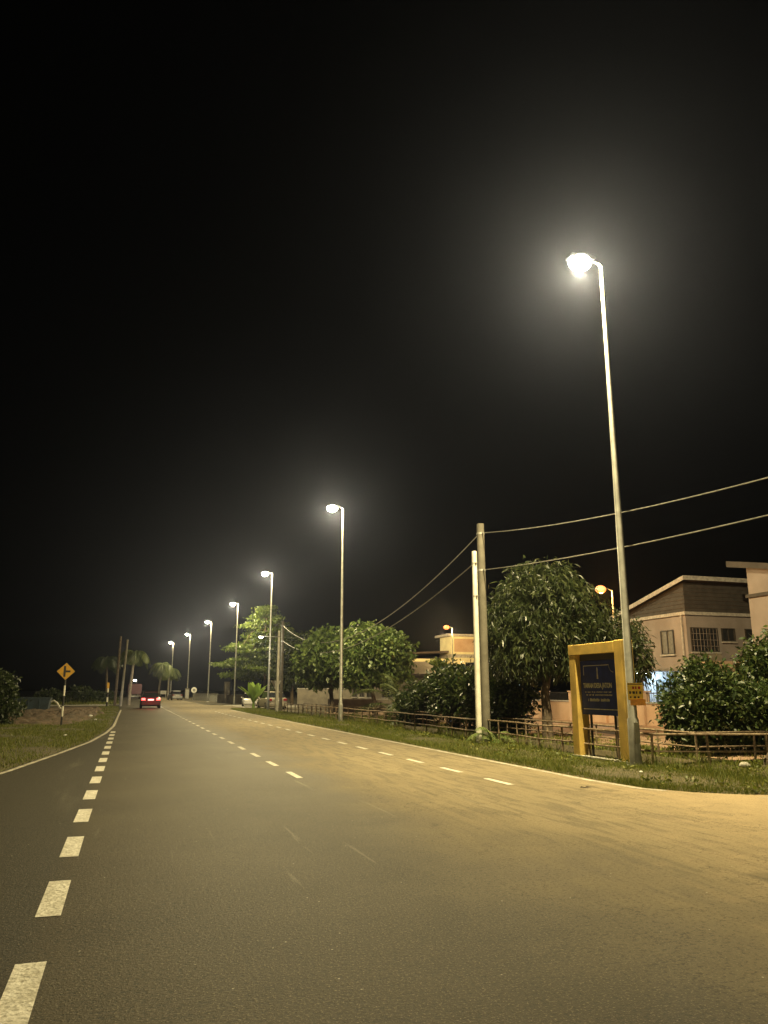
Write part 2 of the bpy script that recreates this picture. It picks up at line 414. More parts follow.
def weeds(n, x0, x1, y0, y1, name, label):
    x = rng.uniform(x0, x1, n); y = rng.uniform(y0, y1, n); k = keep(x, y, -1.2); x, y = x[k], y[k]
    q = np.repeat(np.arange(len(x)), 14); m_ = len(q)
    P = np.stack([x[q] + rng.normal(0, .06, m_), y[q] + rng.normal(0, .06, m_), gz(x[q], y[q]) + rng.uniform(0, .09, m_)], -1)
    D = rng.normal(size=(m_, 3)) * np.array([1, 1, .3]) + np.array([0, 0, .7]); D /= np.linalg.norm(D, axis=1, keepdims=True)
    S = np.cross(D, rng.normal(size=(m_, 3))); S /= np.linalg.norm(S, axis=1, keepdims=True)
    L_ = rng.uniform(.04, .11, m_)[:, None]; W = L_ * .22
    V = np.stack([P, P + D * L_ * .5 + S * W, P + D * L_, P + D * L_ * .5 - S * W], 1).reshape(-1, 3)
    tag(npmesh(name, V, np.arange(len(V)).reshape(-1, 4), M['bush_leaf'] if False else M['grass']), label, 'weeds', kind='stuff')
weeds(420, 8.6, 16, 10, 32, 'verge_weeds', 'scattered broad-leaved weeds in the verge grass near the lamp post')
parts = []
for (n, x0, x1, y0, y1, p, hl, hh, w, bare) in [(60000, -6.5, -.5, 15, 40, 1.2, .04, .13, .010, -1.3), (16000, -8, -.6, 38, 70, 1, .04, .15, .012, .1), (9000, -2.6, -.6, 40, 84, 1, .04, .13, .014, -1.2), (7000, -16, -1, 90, 110, 1, .2, .6, .03, -.2)]:
    x, y = region(n, x0, x1, y0, y1, p); k = keep(x, y, bare); x, y = x[k], y[k]
    parts.append(blades(len(x), x, y, hl, hh, w))
V = np.concatenate(parts); F = np.arange(len(V)).reshape(-1, 3)
tag(npmesh('roadside_grass', V, F, M['grass_left']), 'short grass beside the left edge of the road', 'grass', kind='stuff')

# ------------------------------------------------------------------ lamps
LIGHT = (1, .82, .42)
def light(name, parent, loc, power, col=LIGHT, rad=.12, typ='POINT', size=None, rot=None):
    ld = bpy.data.lights.new(name, typ); ld.energy = power; ld.color = col
    if typ in ('POINT', 'SPOT'): ld.shadow_soft_size = rad
    if size: ld.shape = 'RECTANGLE'; ld.size, ld.size_y = size
    o = bpy.data.objects.new(name, ld); COL.objects.link(o); o.location = loc
    if rot: o.rotation_euler = rot
    if parent: o.parent = parent
    return o
def make_lamp(lensmat):
    root = empty('street_lamp')
    mb = MB(); mb.tube([(0, 0, 0), (0, 0, .9), (0, 0, .95), (0, 0, 11.05)], [.125, .12, .095, .042], 12); mb.build('pole', M['galv'], root, True)
    mb = MB(); mb.box(-.17, .17, -.17, .17, 0, .03, b=.01)
    for a in (-1, 1):
        for c in (-1, 1): mb.tube([(a * .13, c * .13, .03), (a * .13, c * .13, .09)], .016, 6)
    mb.build('base_plate', M['galv'], root)
    mb = MB(); mb.box(-.06, .06, -.128, -.10, .45, .85); mb.build('access_door', M['galv'], root)
    mb = MB(); mb.tube([(0, 0, 11.0), (-.06, 0, 11.09), (-.30, 0, 11.14)], [.036, .034, .03], 8); mb.build('arm', M['galv'], root, True)
    mb = MB(); mb.prism([(-.92, 11.12), (-.88, 11.17), (-.55, 11.22), (-.28, 11.19), (-.22, 11.15), (-.28, 11.10), (-.9, 11.10)], 'y', -.14, .14); h = mb.build('lamp_head', M['lamp_grey'], root)
    mb = MB(); mb.ellipsoid((-.60, 0, 11.03), (.29, .23, .18), 18, 12); mb.build('lamp_glass', lensmat, h, True)
    return root
lamps = [  # x, y, height factor, power, label
    (10.37, 14.65, 1.065, 1.85, 'tallest steel street lamp with a glaring white light, next to the yellow sign frame'),
    (10.30, 38.9, 1.0, .95, 'lit steel street lamp standing in front of the two round leafy trees'),
    (10.80, 63.6, 1.0, .9, 'lit steel street lamp beside the banana plant and the two short distant poles'),
    (11.15, 87.8, 1.0, .8, 'lit street lamp rising in front of the light green layered tree'),
    (10.7, 113.0, 1.0, .75, 'lit street lamp standing alone just left of the layered tree by the beige pillar'),
    (9.7, 139.5, 1.0, .75, 'lit street lamp with a white box at its foot, right of the parked silver car'),
    (8.2, 165.0, 1.0, .75, 'farthest and smallest lit street lamp, above the drooping palm'),
]
P0 = 8600
proto = make_lamp(M['lens'])
for k, (x, y, hs, pw, lab) in enumerate(lamps):
    r = proto if k == 0 else copy_tree(proto)
    r.location = (x, y, .02); r.scale = (1, 1, hs)
    tag(r, lab, 'street lamp', 'tall street lamps along the right side of the road')
    light('lamp_light', None, (x - .60, y, 10.79 * hs + .02), P0 * pw, LIGHT, .06).parent = None
# the same row goes on behind the camera and lights the near road
r = copy_tree(proto); r.location = (10.25, -9.8, .04); r.scale = (1, 1, 1); tag(r, 'steel street lamp standing behind the viewer beside the side street', 'street lamp', 'tall street lamps along the right side of the road')
light('lamp_light', None, (9.65, -9.8, 10.9), P0 * .65)

def small_lamp(name, loc, h, arm, col, power, lensm, label, rad=.16, polem='galv'):
    root = empty(name, loc)
    mb = MB(); mb.tube([(0, 0, 0), (0, 0, h + .05)], [.07, .035], 8); mb.build('pole', M[polem], root, True)
    mb = MB(); mb.tube([(0, 0, h), (arm * .4, 0, h + .12), (arm * .75, 0, h + .13)], .022, 6); mb.build('arm', M[polem], root, True)
    mb = MB(); s_ = 1 if arm > 0 else -1
    mb.prism([(arm * .7, h + .10), (arm * .7, h + .18), (arm + s_ * .1, h + .2), (arm + s_ * .25, h + .12), (arm + s_ * .2, h + .09)], 'y', -.1, .1); hd = mb.build('lamp_head', M['lamp_grey'], root)
    mb = MB(); mb.ellipsoid((arm, 0, h + .06), (rad, rad * .8, rad * .7), 12, 8); mb.build('lamp_glass', lensm, hd, True)
    light('lamp_light', None, (loc[0] + arm, loc[1], loc[2] + h - .1), power, col, .08)
    tag(root, label, 'street lamp'); return root
ORANGE = (1, .42, .07)
small_lamp('sodium_lamp', (20.95, 30.5, 0), 6.05, -.6, ORANGE, 2000, M['lens_orange'], 'orange sodium lamp glowing behind the top of the yellow sign frame', .26)
small_lamp('sodium_lamp', (29.45, 69.5, 0), 7.45, -.6, (1, .66, .24), 26000, M['lens_orange'], 'orange sodium lamp on a thin pole beside the pale yellow tower', .30)
small_lamp('distant_lamp', (1.9, 199, 0), 3.8, -.5, (.9, .95, 1), 160, M['lens_far'], 'small white lamp far away at the end of the road above the dark lorry', .3)

# ------------------------------------------------------------------ utility poles
def util_pole(loc, h, r0, r1, m, label, bands, name='utility_pole', lean=(0, 0), group='concrete utility poles'):
    root = empty(name, loc)
    mb = MB(); mb.tube([(0, 0, 0), (lean[0] * .5, lean[1] * .5, h * .5), (lean[0], lean[1], h)], [r0, (r0 + r1) / 2, r1], 14); mb.build('shaft', m, root, True)
    for z in bands:
        q = z / h; rr = r0 + (r1 - r0) * q + .008
        mb = MB(); c = Vector((lean[0] * q, lean[1] * q, 0)); mb.tube([c + Vector((0, 0, z - .03)), c + Vector((0, 0, z + .03))], rr, 14)
        b = mb.build('clamp_band', M['wire'], root, True)
        mb = MB(); mb.tube([c + Vector((0, -rr - .09, z)), c + Vector((0, rr + .09, z))], .02, 6); mb.build('hook', M['wire'], b)
    tag(root, label, 'utility pole', group); return root
util_pole((10.70, 22.7, 0), 6.95, .14, .12, M['concrete_pole'], 'taller grey concrete pole of the near pair behind the little palm', (6.62, 5.4))
util_pole((10.29, 22.35, 0), 5.95, .092, .08, M['white_pole'], 'shorter whitish pole of the near pair in front of the grey one', (5.55, 4.5))
util_pole((10.62, 58.6, 0), 6.0, .11, .09, M['white_pole'], 'short whitish pole of the far pair next to the third lamp', (5.55,))
util_pole((11.45, 61.6, 0), 7.0, .13, .11, M['concrete_pole'], 'grey concrete pole of the far pair right of the triangular sign', (6.6, 5.4))
util_pole((-1.2, 86.2, 0), 7.1, .15, .10, M['bark'], 'leaning pole on the left verge, next to the small striped post', (), lean=(.1, 0))
util_pole((-.62, 85.0, 0), 6.7, .14, .10, M['concrete_pole'], 'leaning pole nearest the road on the left side', (), lean=(.22, 0))
# lit arm on the far pair
r = empty('pole_lamp', (11.38, 61.45, 5.7))
mb = MB(); mb.tube([(0, 0, 0), (-1.6, -.05, .05)], .025, 6); mb.build('arm', M['galv'], r)
mb = MB(); mb.box(-1.9, -1.5, -.12, .02, 0, .07, b=.02); hd = mb.build('lamp_head', M['lamp_grey'], r)
mb = MB(); mb.ellipsoid((-1.7, -.05, -.03), (.17, .1, .07), 12, 8); mb.build('lamp_glass', M['lens_far'], hd, True)
tag(r, 'small white lamp on a side arm of the far concrete pole', 'lamp'); light('lamp_light', None, (9.68, 61.4, 5.5), 260, (1, .95, .75), .08)

def wire(name, a, c, sag, label, r=.014, n=40):
    a, c = Vector(a), Vector(c); pts = []
    for k in range(n + 1):
        t = k / n; p = a.lerp(c, t); p.z -= sag * 4 * t * (1 - t); pts.append(p)
    mb = MB(); mb.tube(pts, r, 5); o = mb.build(name, M['wire'], smooth=True); tag(o, label, 'cable', 'overhead cables'); return o
wire('overhead_cable', (10.70, 22.55, 6.62), (10.5, -13, 6.6), 1.46, 'upper cable running right from the tall grey pole of the near pair')
wire('overhead_cable', (10.70, 22.55, 5.4), (10.5, -13, 5.6), .93, 'lower cable running right from the tall grey pole of the near pair')
wire('overhead_cable', (10.70, 22.85, 6.62), (11.45, 61.45, 6.6), 2.3, 'upper sagging cable between the near and far pairs of poles', .018)
wire('overhead_cable', (10.29, 22.45, 5.55), (11.45, 61.45, 5.4), 1.75, 'lower sagging cable between the near and far pairs of poles', .018)

# ------------------------------------------------------------------ fences
def fence(pts, h, spacing, label, rails, s0=.5, name='pipe_fence', post_r=.028):
    root = empty(name, (pts[0][0], pts[0][1], 0))
    O = Vector((pts[0][0], pts[0][1], 0)); P = [Vector((*p, 0)) - O for p in pts]
    seg = []; tot = 0
    for a, c in zip(P[:-1], P[1:]): seg.append((tot, a, c, (c - a).length)); tot += (c - a).length
    def pos(t):
        for (s_, a, c, l) in seg:
            if t <= s_ + l + 1e-6: return a.lerp(c, (t - s_) / l)
        return P[-1].copy()
    n = int(tot / spacing)
    jit = [random.uniform(-.03, .03) for _ in range(n + 2)]
    for ri, zr in enumerate(rails):
        q = [Vector((*pos(min(k * spacing, tot)).xy, zr + jit[k] * .5 + (.02 if ri else 0))) for k in range(n + 1)]
        mb = MB(); mb.tube(q, .022 if ri else .027, 6); mb.build('rail', M['rust'], root)
    for k in range(n + 1):
        p = pos(min(k * spacing, tot)); g_ = -.1
        if k % 9 == 4 and spacing > 1.2: pass
        mb = MB(); lx, ly = random.uniform(-.03, .03), random.uniform(-.03, .03)
        mb.tube([(p.x, p.y, g_), (p.x + lx, p.y + ly, h + jit[k] * .5)], post_r, 6); mb.build('post', M['rust'], root)
    tag(root, label, 'fence'); return root
fence([(10.70, 56), (10.72, 30), (10.70, 14.45), (11.8, 14.05), (16.5, 12.6)], .70, 1.22, 'rusty brown pipe fence along the verge, nearest the road', (.68, .31))
fence([(12.3, 57), (12.4, 30), (12.35, 15.2), (17.5, 13.9)], .68, 1.35, 'rusty pipe fence on the far side of the drain', (.66, .33), name='pipe_fence')

# ------------------------------------------------------------------ yellow sign frame
r = empty('housing_sign', (10.72, 16.3, 0))
y0, y1 = -1.12, 1.12   # near and far outer ends
mb = MB(); mb.box(-.16, .16, y0, y0 + .29, -.05, 2.72, b=.012); mb.build('post', M['yellow'], r)
mb = MB(); mb.box(-.16, .16, y1 - .29, y1, -.05, 2.45, b=.012); mb.build('post', M['yellow'], r)
mb = MB(); mb.box(-.17, .15, y0 + .295, y1 + .01, 2.455, 2.70, b=.012); mb.build('beam', M['yellow'], r)
mb = MB(); mb.box(-.22, .22, y0 - .05, y1 + .05, -.06, .06); mb.build('footing', M['path'], r)
mb = MB(); mb.box(-.035, .035, y0 + .30, y1 - .295, 1.02, 2.30, 0, .01); bd = mb.build('board', M['navy'], r)
mb = MB(); mb.box(-.03, .03, y0 + .3, y1 - .3, 2.303, 2.45); mb.build('board_header', M['clad'], r)
mb = MB()
for yy in (-.5, .5): mb.tube([(0, yy, -.02), (0, yy, 1.02)], .03, 8)
mb.build('board_legs', M['black'], r)
mb = MB(); xf = -.041
def fl(y0_, y1_, z0_, z1_): mb.box(xf - .002, xf, min(y0_, y1_), max(y0_, y1_), z0_, z1_)
fl(-.42, .66, 2.17, 2.185); fl(.655, .67, 1.95, 2.185)
for k in range(6):
    t = k / 6 * math.pi / 2
    a = (-.72 + .17 * math.cos(math.pi / 2 - t) * 0 , 0)
for k in range(7):
    a1 = math.pi / 2 * k / 7; a2 = math.pi / 2 * (k + 1) / 7
    p, q = (-.42 - .17 * (1 - math.cos(a1)), 2.178 - .17 * math.sin(a1)), (-.42 - .17 * (1 - math.cos(a2)), 2.178 - .17 * math.sin(a2))
    mb.tube([(xf, p[0], p[1]), (xf, q[0], q[1])], .006, 4)
fl(-.76, .74, 1.145, 1.165)
mb.build('border_line', M['dim_text'], bd)
mb = MB()   # tower emblem
mb.prism([(.10, 1.86), (.04, 1.86), (.05, 2.0), (.05, 2.10), (.075, 2.14), (.09, 2.10), (.09, 2.0)], 'x', xf - .003, xf + .001); mb.build('emblem', M['dim_text'], bd)
def text(s_, size, y, z, parent, m, name='lettering', width=None, bold=0):
    cu = bpy.data.curves.new('t', 'FONT'); cu.body = s_; cu.size = size; cu.align_x = 'CENTER'; cu.extrude = .002; cu.offset = bold
    t = bpy.data.objects.new('t', cu); COL.objects.link(t); bpy.context.view_layer.update()
    me = bpy.data.meshes.new_from_object(t.evaluated_get(bpy.context.evaluated_depsgraph_get())); bpy.data.objects.remove(t)
    o = bpy.data.objects.new(name, me); me.materials.clear(); me.materials.append(m); COL.objects.link(o)
    w = max(v.co.x for v in me.vertices) - min(v.co.x for v in me.vertices)
    sx = width / w if width else 1
    # faces -x, reads towards -y
    o.matrix_local = Matrix.Translation((xf - .001, y, z)) @ Matrix(((0, 0, -1, 0), (-sx, 0, 0, 0), (0, 1, 0, 0), (0, 0, 0, 1)))
    o.parent = parent; return o
text('TAMAN DESA JATON', .155, .10, 1.655, bd, M['dim_text'], width=1.20, bold=.006)
def fake_line(z, y_a, y_b, h, seedv):
    rr = random.Random(seedv); mb = MB(); y = y_a
    while y > y_b:
        w = rr.uniform(.03, .055); hh = h * rr.uniform(.75, 1)
        if rr.random() > .16:
            mb.box(xf - .002, xf, y - w * .25, y, z, z + hh); mb.box(xf - .002, xf, y - w * .8, y - w * .5, z + hh * .2, z + hh)
        y -= w
    mb.build('lettering', M['dim_text'], bd)
fake_line(1.535, .64, -.46, .035, 1); fake_line(1.465, .64, -.48, .04, 2); fake_line(1.33, .52, -.36, .075, 3)
tag(r, 'yellow portal frame holding a navy board lettered TAMAN DESA JATON', 'sign')

# notice strapped to the nearest lamp post
r = empty('notice', (10.37, 14.50, 1.33)); r.rotation_euler = (0, 0, R(-22))
mb = MB(); mb.box(-.16, .16, -.012, 0, .06, .42); p_ = mb.build('notice_panel', M['notice'], r)
mb = MB(); mb.box(-.12, .20, -.022, -.014, -.05, .075); mb.build('lower_panel', M['notice_orange'], r)
def fig(x0, x1, z0, z1, m):
    mb = MB(); mb.box(x0, x1, -.0145, -.0125, z0, z1); mb.build('printed_figure', M[m], p_)
for k, w in enumerate((.04, .05, .03, .045)): fig(-.13 + k * .07, -.13 + k * .07 + w, .19, .245, 'ink_dark')
for k, w in enumerate((.03, .05, .04)): fig(-.12 + k * .08, -.12 + k * .08 + w, .10, .14, 'ink_dark')
fig(-.155, .155, .385, .405, 'ink_dark')
for k, w in enumerate((.04, .03, .05)): fig(-.06 + k * .06, -.06 + k * .06 + w, .29, .345, 'ink_red')
fig(.02, .15, .065, .08, 'ink_red')
mb = MB(); mb.tube([(0, .16, .28), (.0, .16, .30)], .135, 12); mb.build('strap', M['wire'], r)
tag(r, 'small yellow notice with red and dark figures strapped to the tallest lamp post', 'notice')

# ------------------------------------------------------------------ warning sign, posts, small signs
r = empty('warning_sign', (-2.72, 38.2, 0)); r.rotation_euler = (0, 0, R(3))
def banded(parent, h, rad, n, start_black=True, x=0, m2='white_pole'):
    for k in range(n):
        mb = MB(); mb.tube([(x + (.02 if False else 0), 0, h * k / n), (x, 0, h * (k + 1) / n)], rad, 10)
        mb.build('post_band', M['black' if (k % 2 == 0) == start_black else m2], parent, True)
banded(r, 2.25, .042, 5)
mb = MB(); q = .40; mb.prism([(0, 2.42 - q), (q, 2.42), (0, 2.42 + q), (-q, 2.42)], 'y', -.075, -.06); bd = mb.build('diamond_plate', M['black'], r)
q = .375; mb = MB(); mb.prism([(0, 2.42 - q), (q, 2.42), (0, 2.42 + q), (-q, 2.42)], 'y', -.081, -.076); mb.build('yellow_face', M['sign_yellow'], bd)
mb = MB(); mb.box(-.10, -.005, -.086, -.0815, 2.18, 2.66); mb.box(-.005, .19, -.0855, -.0815, 2.375, 2.465); mb.build('junction_symbol', M['black'], bd)
tag(r, 'yellow diamond warning sign with black side-road symbol on a black and white post', 'road sign')
r = empty('striped_post', (-1.86, 81.5, 0)); banded(r, 2.3, .09, 5)
mb = MB(); mb.box(-.1, .1, -.1, -.092, 1.75, 2.3); mb.build('marker_plate', M['sign_yellow'], r)
tag(r, 'small black and white striped post at the corner left of the leaning poles', 'marker post')
r = empty('give_way_sign', (10.95, 61.2, 0))
mb = MB(); mb.tube([(0, 0, 0), (0, 0, 2.3)], .035, 8); mb.build('post', M['galv'], r)
mb = MB(); mb.prism([(-.42, 2.32), (.42, 2.32), (.03, 1.62), (-.03, 1.62)], 'y', -.05, -.04); mb.build('triangle_plate', M['galv'], r)
tag(r, 'inverted triangular sign seen from its grey back between the far poles', 'road sign')
r = empty('round_sign', (9.54, 123, 0))
mb = MB(); mb.tube([(0, 0, 0), (0, 0, 1.5)], .04, 8); mb.build('post', M['galv'], r)
mb = MB(); mb.tube([(0, -.06, 1.6), (0, -.04, 1.6)], .42, 20); mb.build('disc', M['white_metal'], r)
mb = MB(); mb.tube([(0, -.066, 1.6), (0, -.062, 1.6)], .2, 16); mb.build('symbol', M['lamp_grey'], r)
tag(r, 'round pale sign on a short post behind the white wall', 'road sign')
r = empty('white_box_sign', (5.9, 143, 0))
mb = MB()
for x in (-.4, .4): mb.tube([(x, 0, 0), (x, 0, 1)], .05, 6)
mb.build('legs', M['galv'], r); mb = MB(); mb.box(-.5, .5, -.05, .05, .9, 1.5); mb.build('panel', M['white_metal'], r)
tag(r, 'small white board on two legs left of the parked silver car', 'sign')
r = empty('meter_box', (9.65, 139.1, 0)); mb = MB(); mb.box(-.35, .35, -.25, .2, 0, 1.9, b=.03); mb.build('cabinet', M['beige_block'], r)
mb = MB(); mb.box(-.28, .28, -.27, -.253, .2, 1.7); mb.build('door', M['white_metal'], r); tag(r, 'pale upright cabinet at the foot of the sixth street lamp', 'cabinet')

# blue skip and pale pipe on the left
r = empty('metal_skip', (-7.2, 67.6, 0)); mb = MB()
mb.prism([(-3.2, 1.02), (-3.1, .12), (1.35, .12), (1.5, 1.02)], 'y', -.9, .9); mb.build('bin', M['blue_steel'], r)
mb = MB(); mb.box(-3.25, 1.55, -.95, -.9, .94, 1.06); mb.build('rim', M['blue_steel'], r)
mb = MB()
for k in range(5): mb.box(-2.5 + k * .8, -2.42 + k * .8, -.98, -.903, .14, .94)
mb.build('ribs', M['blue_steel'], r); tag(r, 'low dark blue metal skip behind the bare earth on the left', 'skip')
mb = MB(); mb.tube([(-5.6, 66.6, .72), (-5.4, 66.5, .8), (-5.15, 66.4, .62), (-4.95, 66.3, .28), (-4.7, 66.2, .12)], .07, 8); tag(mb.build('bent_pipe', M['white_pole'], smooth=True), 'pale bent pipe end beside the blue skip', 'pipe')

# ------------------------------------------------------------------ plants
def rand_unit(n):
    v = rng.normal(size=(n, 3)); return v / np.linalg.norm(v, axis=1, keepdims=True)
def leaf_mesh(P, D, L, W, fold=.25):
    """P base, D direction, L length, W half width"""
    n = len(P); D = D / np.linalg.norm(D, axis=1, keepdims=True)
    S = np.cross(D, rand_unit(n)); S /= np.linalg.norm(S, axis=1, keepdims=True); Nn = np.cross(S, D)
    L = L[:, None]; W = W[:, None]
    mid = P + D * L * .45 - Nn * W * fold
    tip = P + D * L + np.array([0, 0, -1]) * L * .12
    V = np.stack([P, mid + S * W + Nn * W * .5, tip, mid - S * W + Nn * W * .5], 1).reshape(-1, 3)
    return V, np.arange(4 * n).reshape(-1, 4)
def crown(blobs, nclump, per, L, W, droop=.4, shell=.55, csize=.18, jit=.35, cz=.8):
    vol = np.array([b[3] * b[4] * b[5] for b in blobs]) ** (2 / 3); pr = vol / vol.sum()
    bi = rng.choice(len(blobs), nclump, p=pr); B = np.array(blobs)[bi]
    u = rand_unit(nclump); rr = shell + (1.05 - shell) * rng.random(nclump) ** .6 + rng.normal(0, .11, nclump)
    C = B[:, :3] + B[:, 3:] * u * rr[:, None]
    out = u * .8 + rand_unit(nclump) * jit
    k = np.repeat(np.arange(nclump), per); n = len(k)
    P = C[k] + rng.normal(0, csize, (n, 3)) * np.array([1, 1, cz])
    D = out[k] * .5 + rand_unit(n) * .9 + np.array([0, 0, -droop])
    return leaf_mesh(P, D, L * rng.uniform(.6, 1.3, n), W * rng.uniform(.7, 1.3, n)), C
def tree(name, loc, trunk, blobs, m, label, cat='tree', nclump=600, per=12, L=.22, W=.04, droop=.5, shell=.55, csize=.16, r0=.18, limbs=9, group=None, bark='bark', jit=.35, cz=.8):
    root = empty(name, loc)
    (V, F), C = crown(blobs, nclump, per, L, W, droop, shell, csize, jit, cz)
    npmesh('crown', V, F, m, root)
    mb = MB(); n = len(trunk)
    mb.tube(trunk, [r0 * (1 - .5 * k / max(1, n - 1)) for k in range(n)], 10)
    top = Vector(trunk[-1])
    for k in range(limbs):
        c = Vector(C[int(rng.integers(len(C)))]); s_ = Vector(trunk[-2]).lerp(top, random.random())
        c = s_ + (c - s_) * .9
        m1 = s_.lerp(c, .45) + Vector((random.uniform(-.15, .15), random.uniform(-.15, .15), random.uniform(0, .3)))
        mb.tube([s_, m1, c], [r0 * .38, r0 * .22, r0 * .07], 6)
        for q in range(3):
            e = m1 + Vector(rand_unit(1)[0]) * random.uniform(.4, .9); mb.tube([m1.lerp(c, q / 4), e], [r0 * .12, r0 * .04], 4)
    mb.build('trunk', M[bark], root, True)
    tag(root, label, cat, group); return root

tree('mango_tree', (13.35, 23.6, 0), [(0, 0, 0), (.05, .05, .8), (-.03, 0, 1.5), (.15, 0, 2.3), (0, 0, 3.1)],
     [(0, 0, 4.0, 1.75, 1.85, 1.75), (-.8, 0, 3.2, 1.35, 1.5, 1.1), (.75, -.2, 3.4, 1.25, 1.4, 1.2), (.1, 0, 5.1, 1.1, 1.1, .8), (1.8, -.3, 2.9, .85, 1, 1.0), (-1.55, .2, 3.8, .5, .8, .8)],
     M['mango'], 'large dark mango tree with drooping leaves standing left of the yellow sign frame', nclump=1900, per=14, L=.23, W=.025, droop=.9, csize=.13, r0=.19, limbs=14)
tree('mango_tree', (15.6, 22.9, 0), [(0, 0, 0), (.05, .05, 1), (-.03, 0, 2.0), (.0, 0, 2.6)],
     [(0, 0, 3.1, 1.0, 1.1, 1.15), (.45, -.1, 2.6, .7, .9, .8), (-.4, 0, 2.3, .7, .8, .6)],
     M['mango'], 'smaller mango tree whose crown shows just right of the sign frame, before the house', nclump=460, per=14, L=.23, W=.025, droop=.9, csize=.13, r0=.1)
tree('round_tree', (12.2, 48.5, 0), [(0, 0, 0), (.05, 0, .9), (0, .1, 1.8), (.1, 0, 2.6)],
     [(0, 0, 3.5, 1.9, 1.9, 1.5), (-.9, 0, 2.9, 1.2, 1.3, 1.0), (.8, 0, 4.3, 1.2, 1.2, .9), (-.3, 0, 4.6, 1.1, 1.1, .7), (-1.3, -.3, 3.6, .9, .9, .8)],
     M['round_leaf'], 'round leafy tree, the left one of the two behind the second street lamp', nclump=1000, per=11, L=.30, W=.085, droop=.35, csize=.18, r0=.17, group='round leafy trees behind the fence')
tree('round_tree', (13.5, 43.5, 0), [(0, 0, 0), (.05, 0, .8), (-.1, .1, 1.6), (.1, 0, 2.4)],
     [(0, 0, 3.5, 2.0, 1.9, 1.55), (-1.1, 0, 3.0, 1.1, 1.3, 1.2), (.9, 0, 2.9, 1.3, 1.3, 1.1), (-.4, 0, 4.5, 1.1, 1.1, .8), (.6, 0, 4.4, 1.1, 1.1, .7)],
     M['round_leaf'], 'denser round leafy tree, the right one of the two behind the second street lamp', nclump=1150, per=11, L=.28, W=.08, droop=.35, csize=.18, r0=.17, group='round leafy trees behind the fence')
# layered tree: flat tiers on long level limbs
tiers = []
for k in range(17):
    z = 2.7 + k * .52; rad = 5.2 * (1 - (k / 17) ** 1.15) + .35
    for q in range(7):
        a = 2 * math.pi * (q + random.random()) / 7; rr = rad * random.uniform(.35, 1.0); sz = rad * random.uniform(.12, .24) + .25
        tiers.append((rr * math.cos(a), rr * math.sin(a), z + random.uniform(-.12, .12) + rr * .16, sz * 1.3, sz * 1.3, .07))
tree('layered_tree', (15.0, 91, 0), [(0, 0, 0), (0, 0, 3), (.1, 0, 6), (0, 0, 9), (0, 0, 11)], tiers, M['tier_leaf'],
     'tall light green tree with flat leaf tiers behind the fourth street lamp', nclump=3000, per=10, L=.30, W=.085, droop=.25, shell=.1, csize=.24, r0=.17, limbs=40, cz=.22)
tree('roadside_tree', (16.8, 84, 0), [(0, 0, 0), (0, 0, 2), (.1, 0, 4)], [(0, 0, 5.0, 2.4, 2.4, 2.6), (1.4, 0, 3.6, 2, 2, 1.6), (-1, 0, 3, 1.4, 1.4, 1.4)], M['dark_leaf'],
     'dark tree in the shade right of the light green layered tree', nclump=700, per=9, L=.4, W=.11, r0=.2)

def bush(loc, blobs, m, label, nclump=400, per=12, L=.17, W=.045, name='bush', group=None, droop=-.2, csize=.12):
    root = empty(name, loc)
    (V, F), C = crown(blobs, nclump, per, L, W, droop, .45, csize)
    npmesh('foliage', V, F, m, root)
    mb = MB()
    for k in range(10):
        c = Vector(C[int(rng.integers(len(C)))]); s_ = Vector((random.uniform(-.2, .2), random.uniform(-.2, .2), -.02))
        mb.tube([s_, s_.lerp(c, .5) + Vector((0, 0, .15)), s_.lerp(c, .95)], [.035, .022, .008], 5)
    mb.build('stems', M['bark'], root); tag(root, label, 'bush', group); return root
GB = 'bushes behind the pipe fence'
bush((12.95, 34.3, 0), [(0, 0, 1.0, .9, 1.2, .8), (.3, -.6, 1.4, .8, .9, .7), (-.2, .9, .8, .6, .8, .6)], M['bush_leaf'], 'leafy green bush at the right foot of the round trees, left end of the hedge', 480, 11, .22, .05, group=GB)
bush((13.0, 30.6, 0), [(0, 0, 1.5, 1.0, 1.1, 1.1), (.3, .7, 1.9, .8, .9, .7), (-.2, -.7, 1.2, .8, .8, .9)], M['bush_leaf'], 'tall dark bush in front of the pale yellow tower', 640, 11, .22, .05, group=GB)
bush((13.05, 27.4, 0), [(0, 0, 1.3, 1.0, 1.1, 1.2), (0, -.9, 1.1, .8, .8, .9), (.3, .5, 1.9, .7, .7, .6)], M['bush_leaf'], 'dark bush directly left of the near pair of poles', 640, 11, .22, .05, group=GB)
bush((12.9, 25.6, 0), [(0, 0, .9, .8, 1, .9), (.2, -.2, 1.6, .6, .7, .7)], M['bush_leaf'], 'dark low bush between the near pair of poles and the mango trunk', 420, 11, .2, .045, group=GB)
bush((13.9, 16.7, 0), [(0, 0, 1.2, .9, .9, .95), (-.45, -.1, .9, .6, .7, .7), (.2, 0, 1.9, .45, .5, .5), (.6, -.2, 1.0, .7, .7, .8)], M['bush_leaf'], 'glossy dark bush right of the lamp post, in front of the house corner', 900, 13, .145, .032, group=GB)
bush((15.3, 16.4, 0), [(0, 0, .9, .9, .9, .8), (-.3, 0, 1.2, .6, .6, .45), (.5, 0, 1.1, .7, .7, .6)], M['bush_leaf'], 'broad glossy bush in the middle of the row below the house balcony', 760, 13, .145, .032, group=GB)
bush((17.6, 17.6, 0), [(0, 0, 2.0, 1.2, 1.2, 1.15), (.3, 0, 1.0, 1.1, 1.1, 1.0), (.6, .0, 2.7, .8, .8, .55), (-.7, 0, 2.2, .55, .6, .55)], M['bush_leaf'], 'tallest bush at the right edge of the picture with drooping leaves', 1200, 13, .18, .034, group=GB, droop=.5)
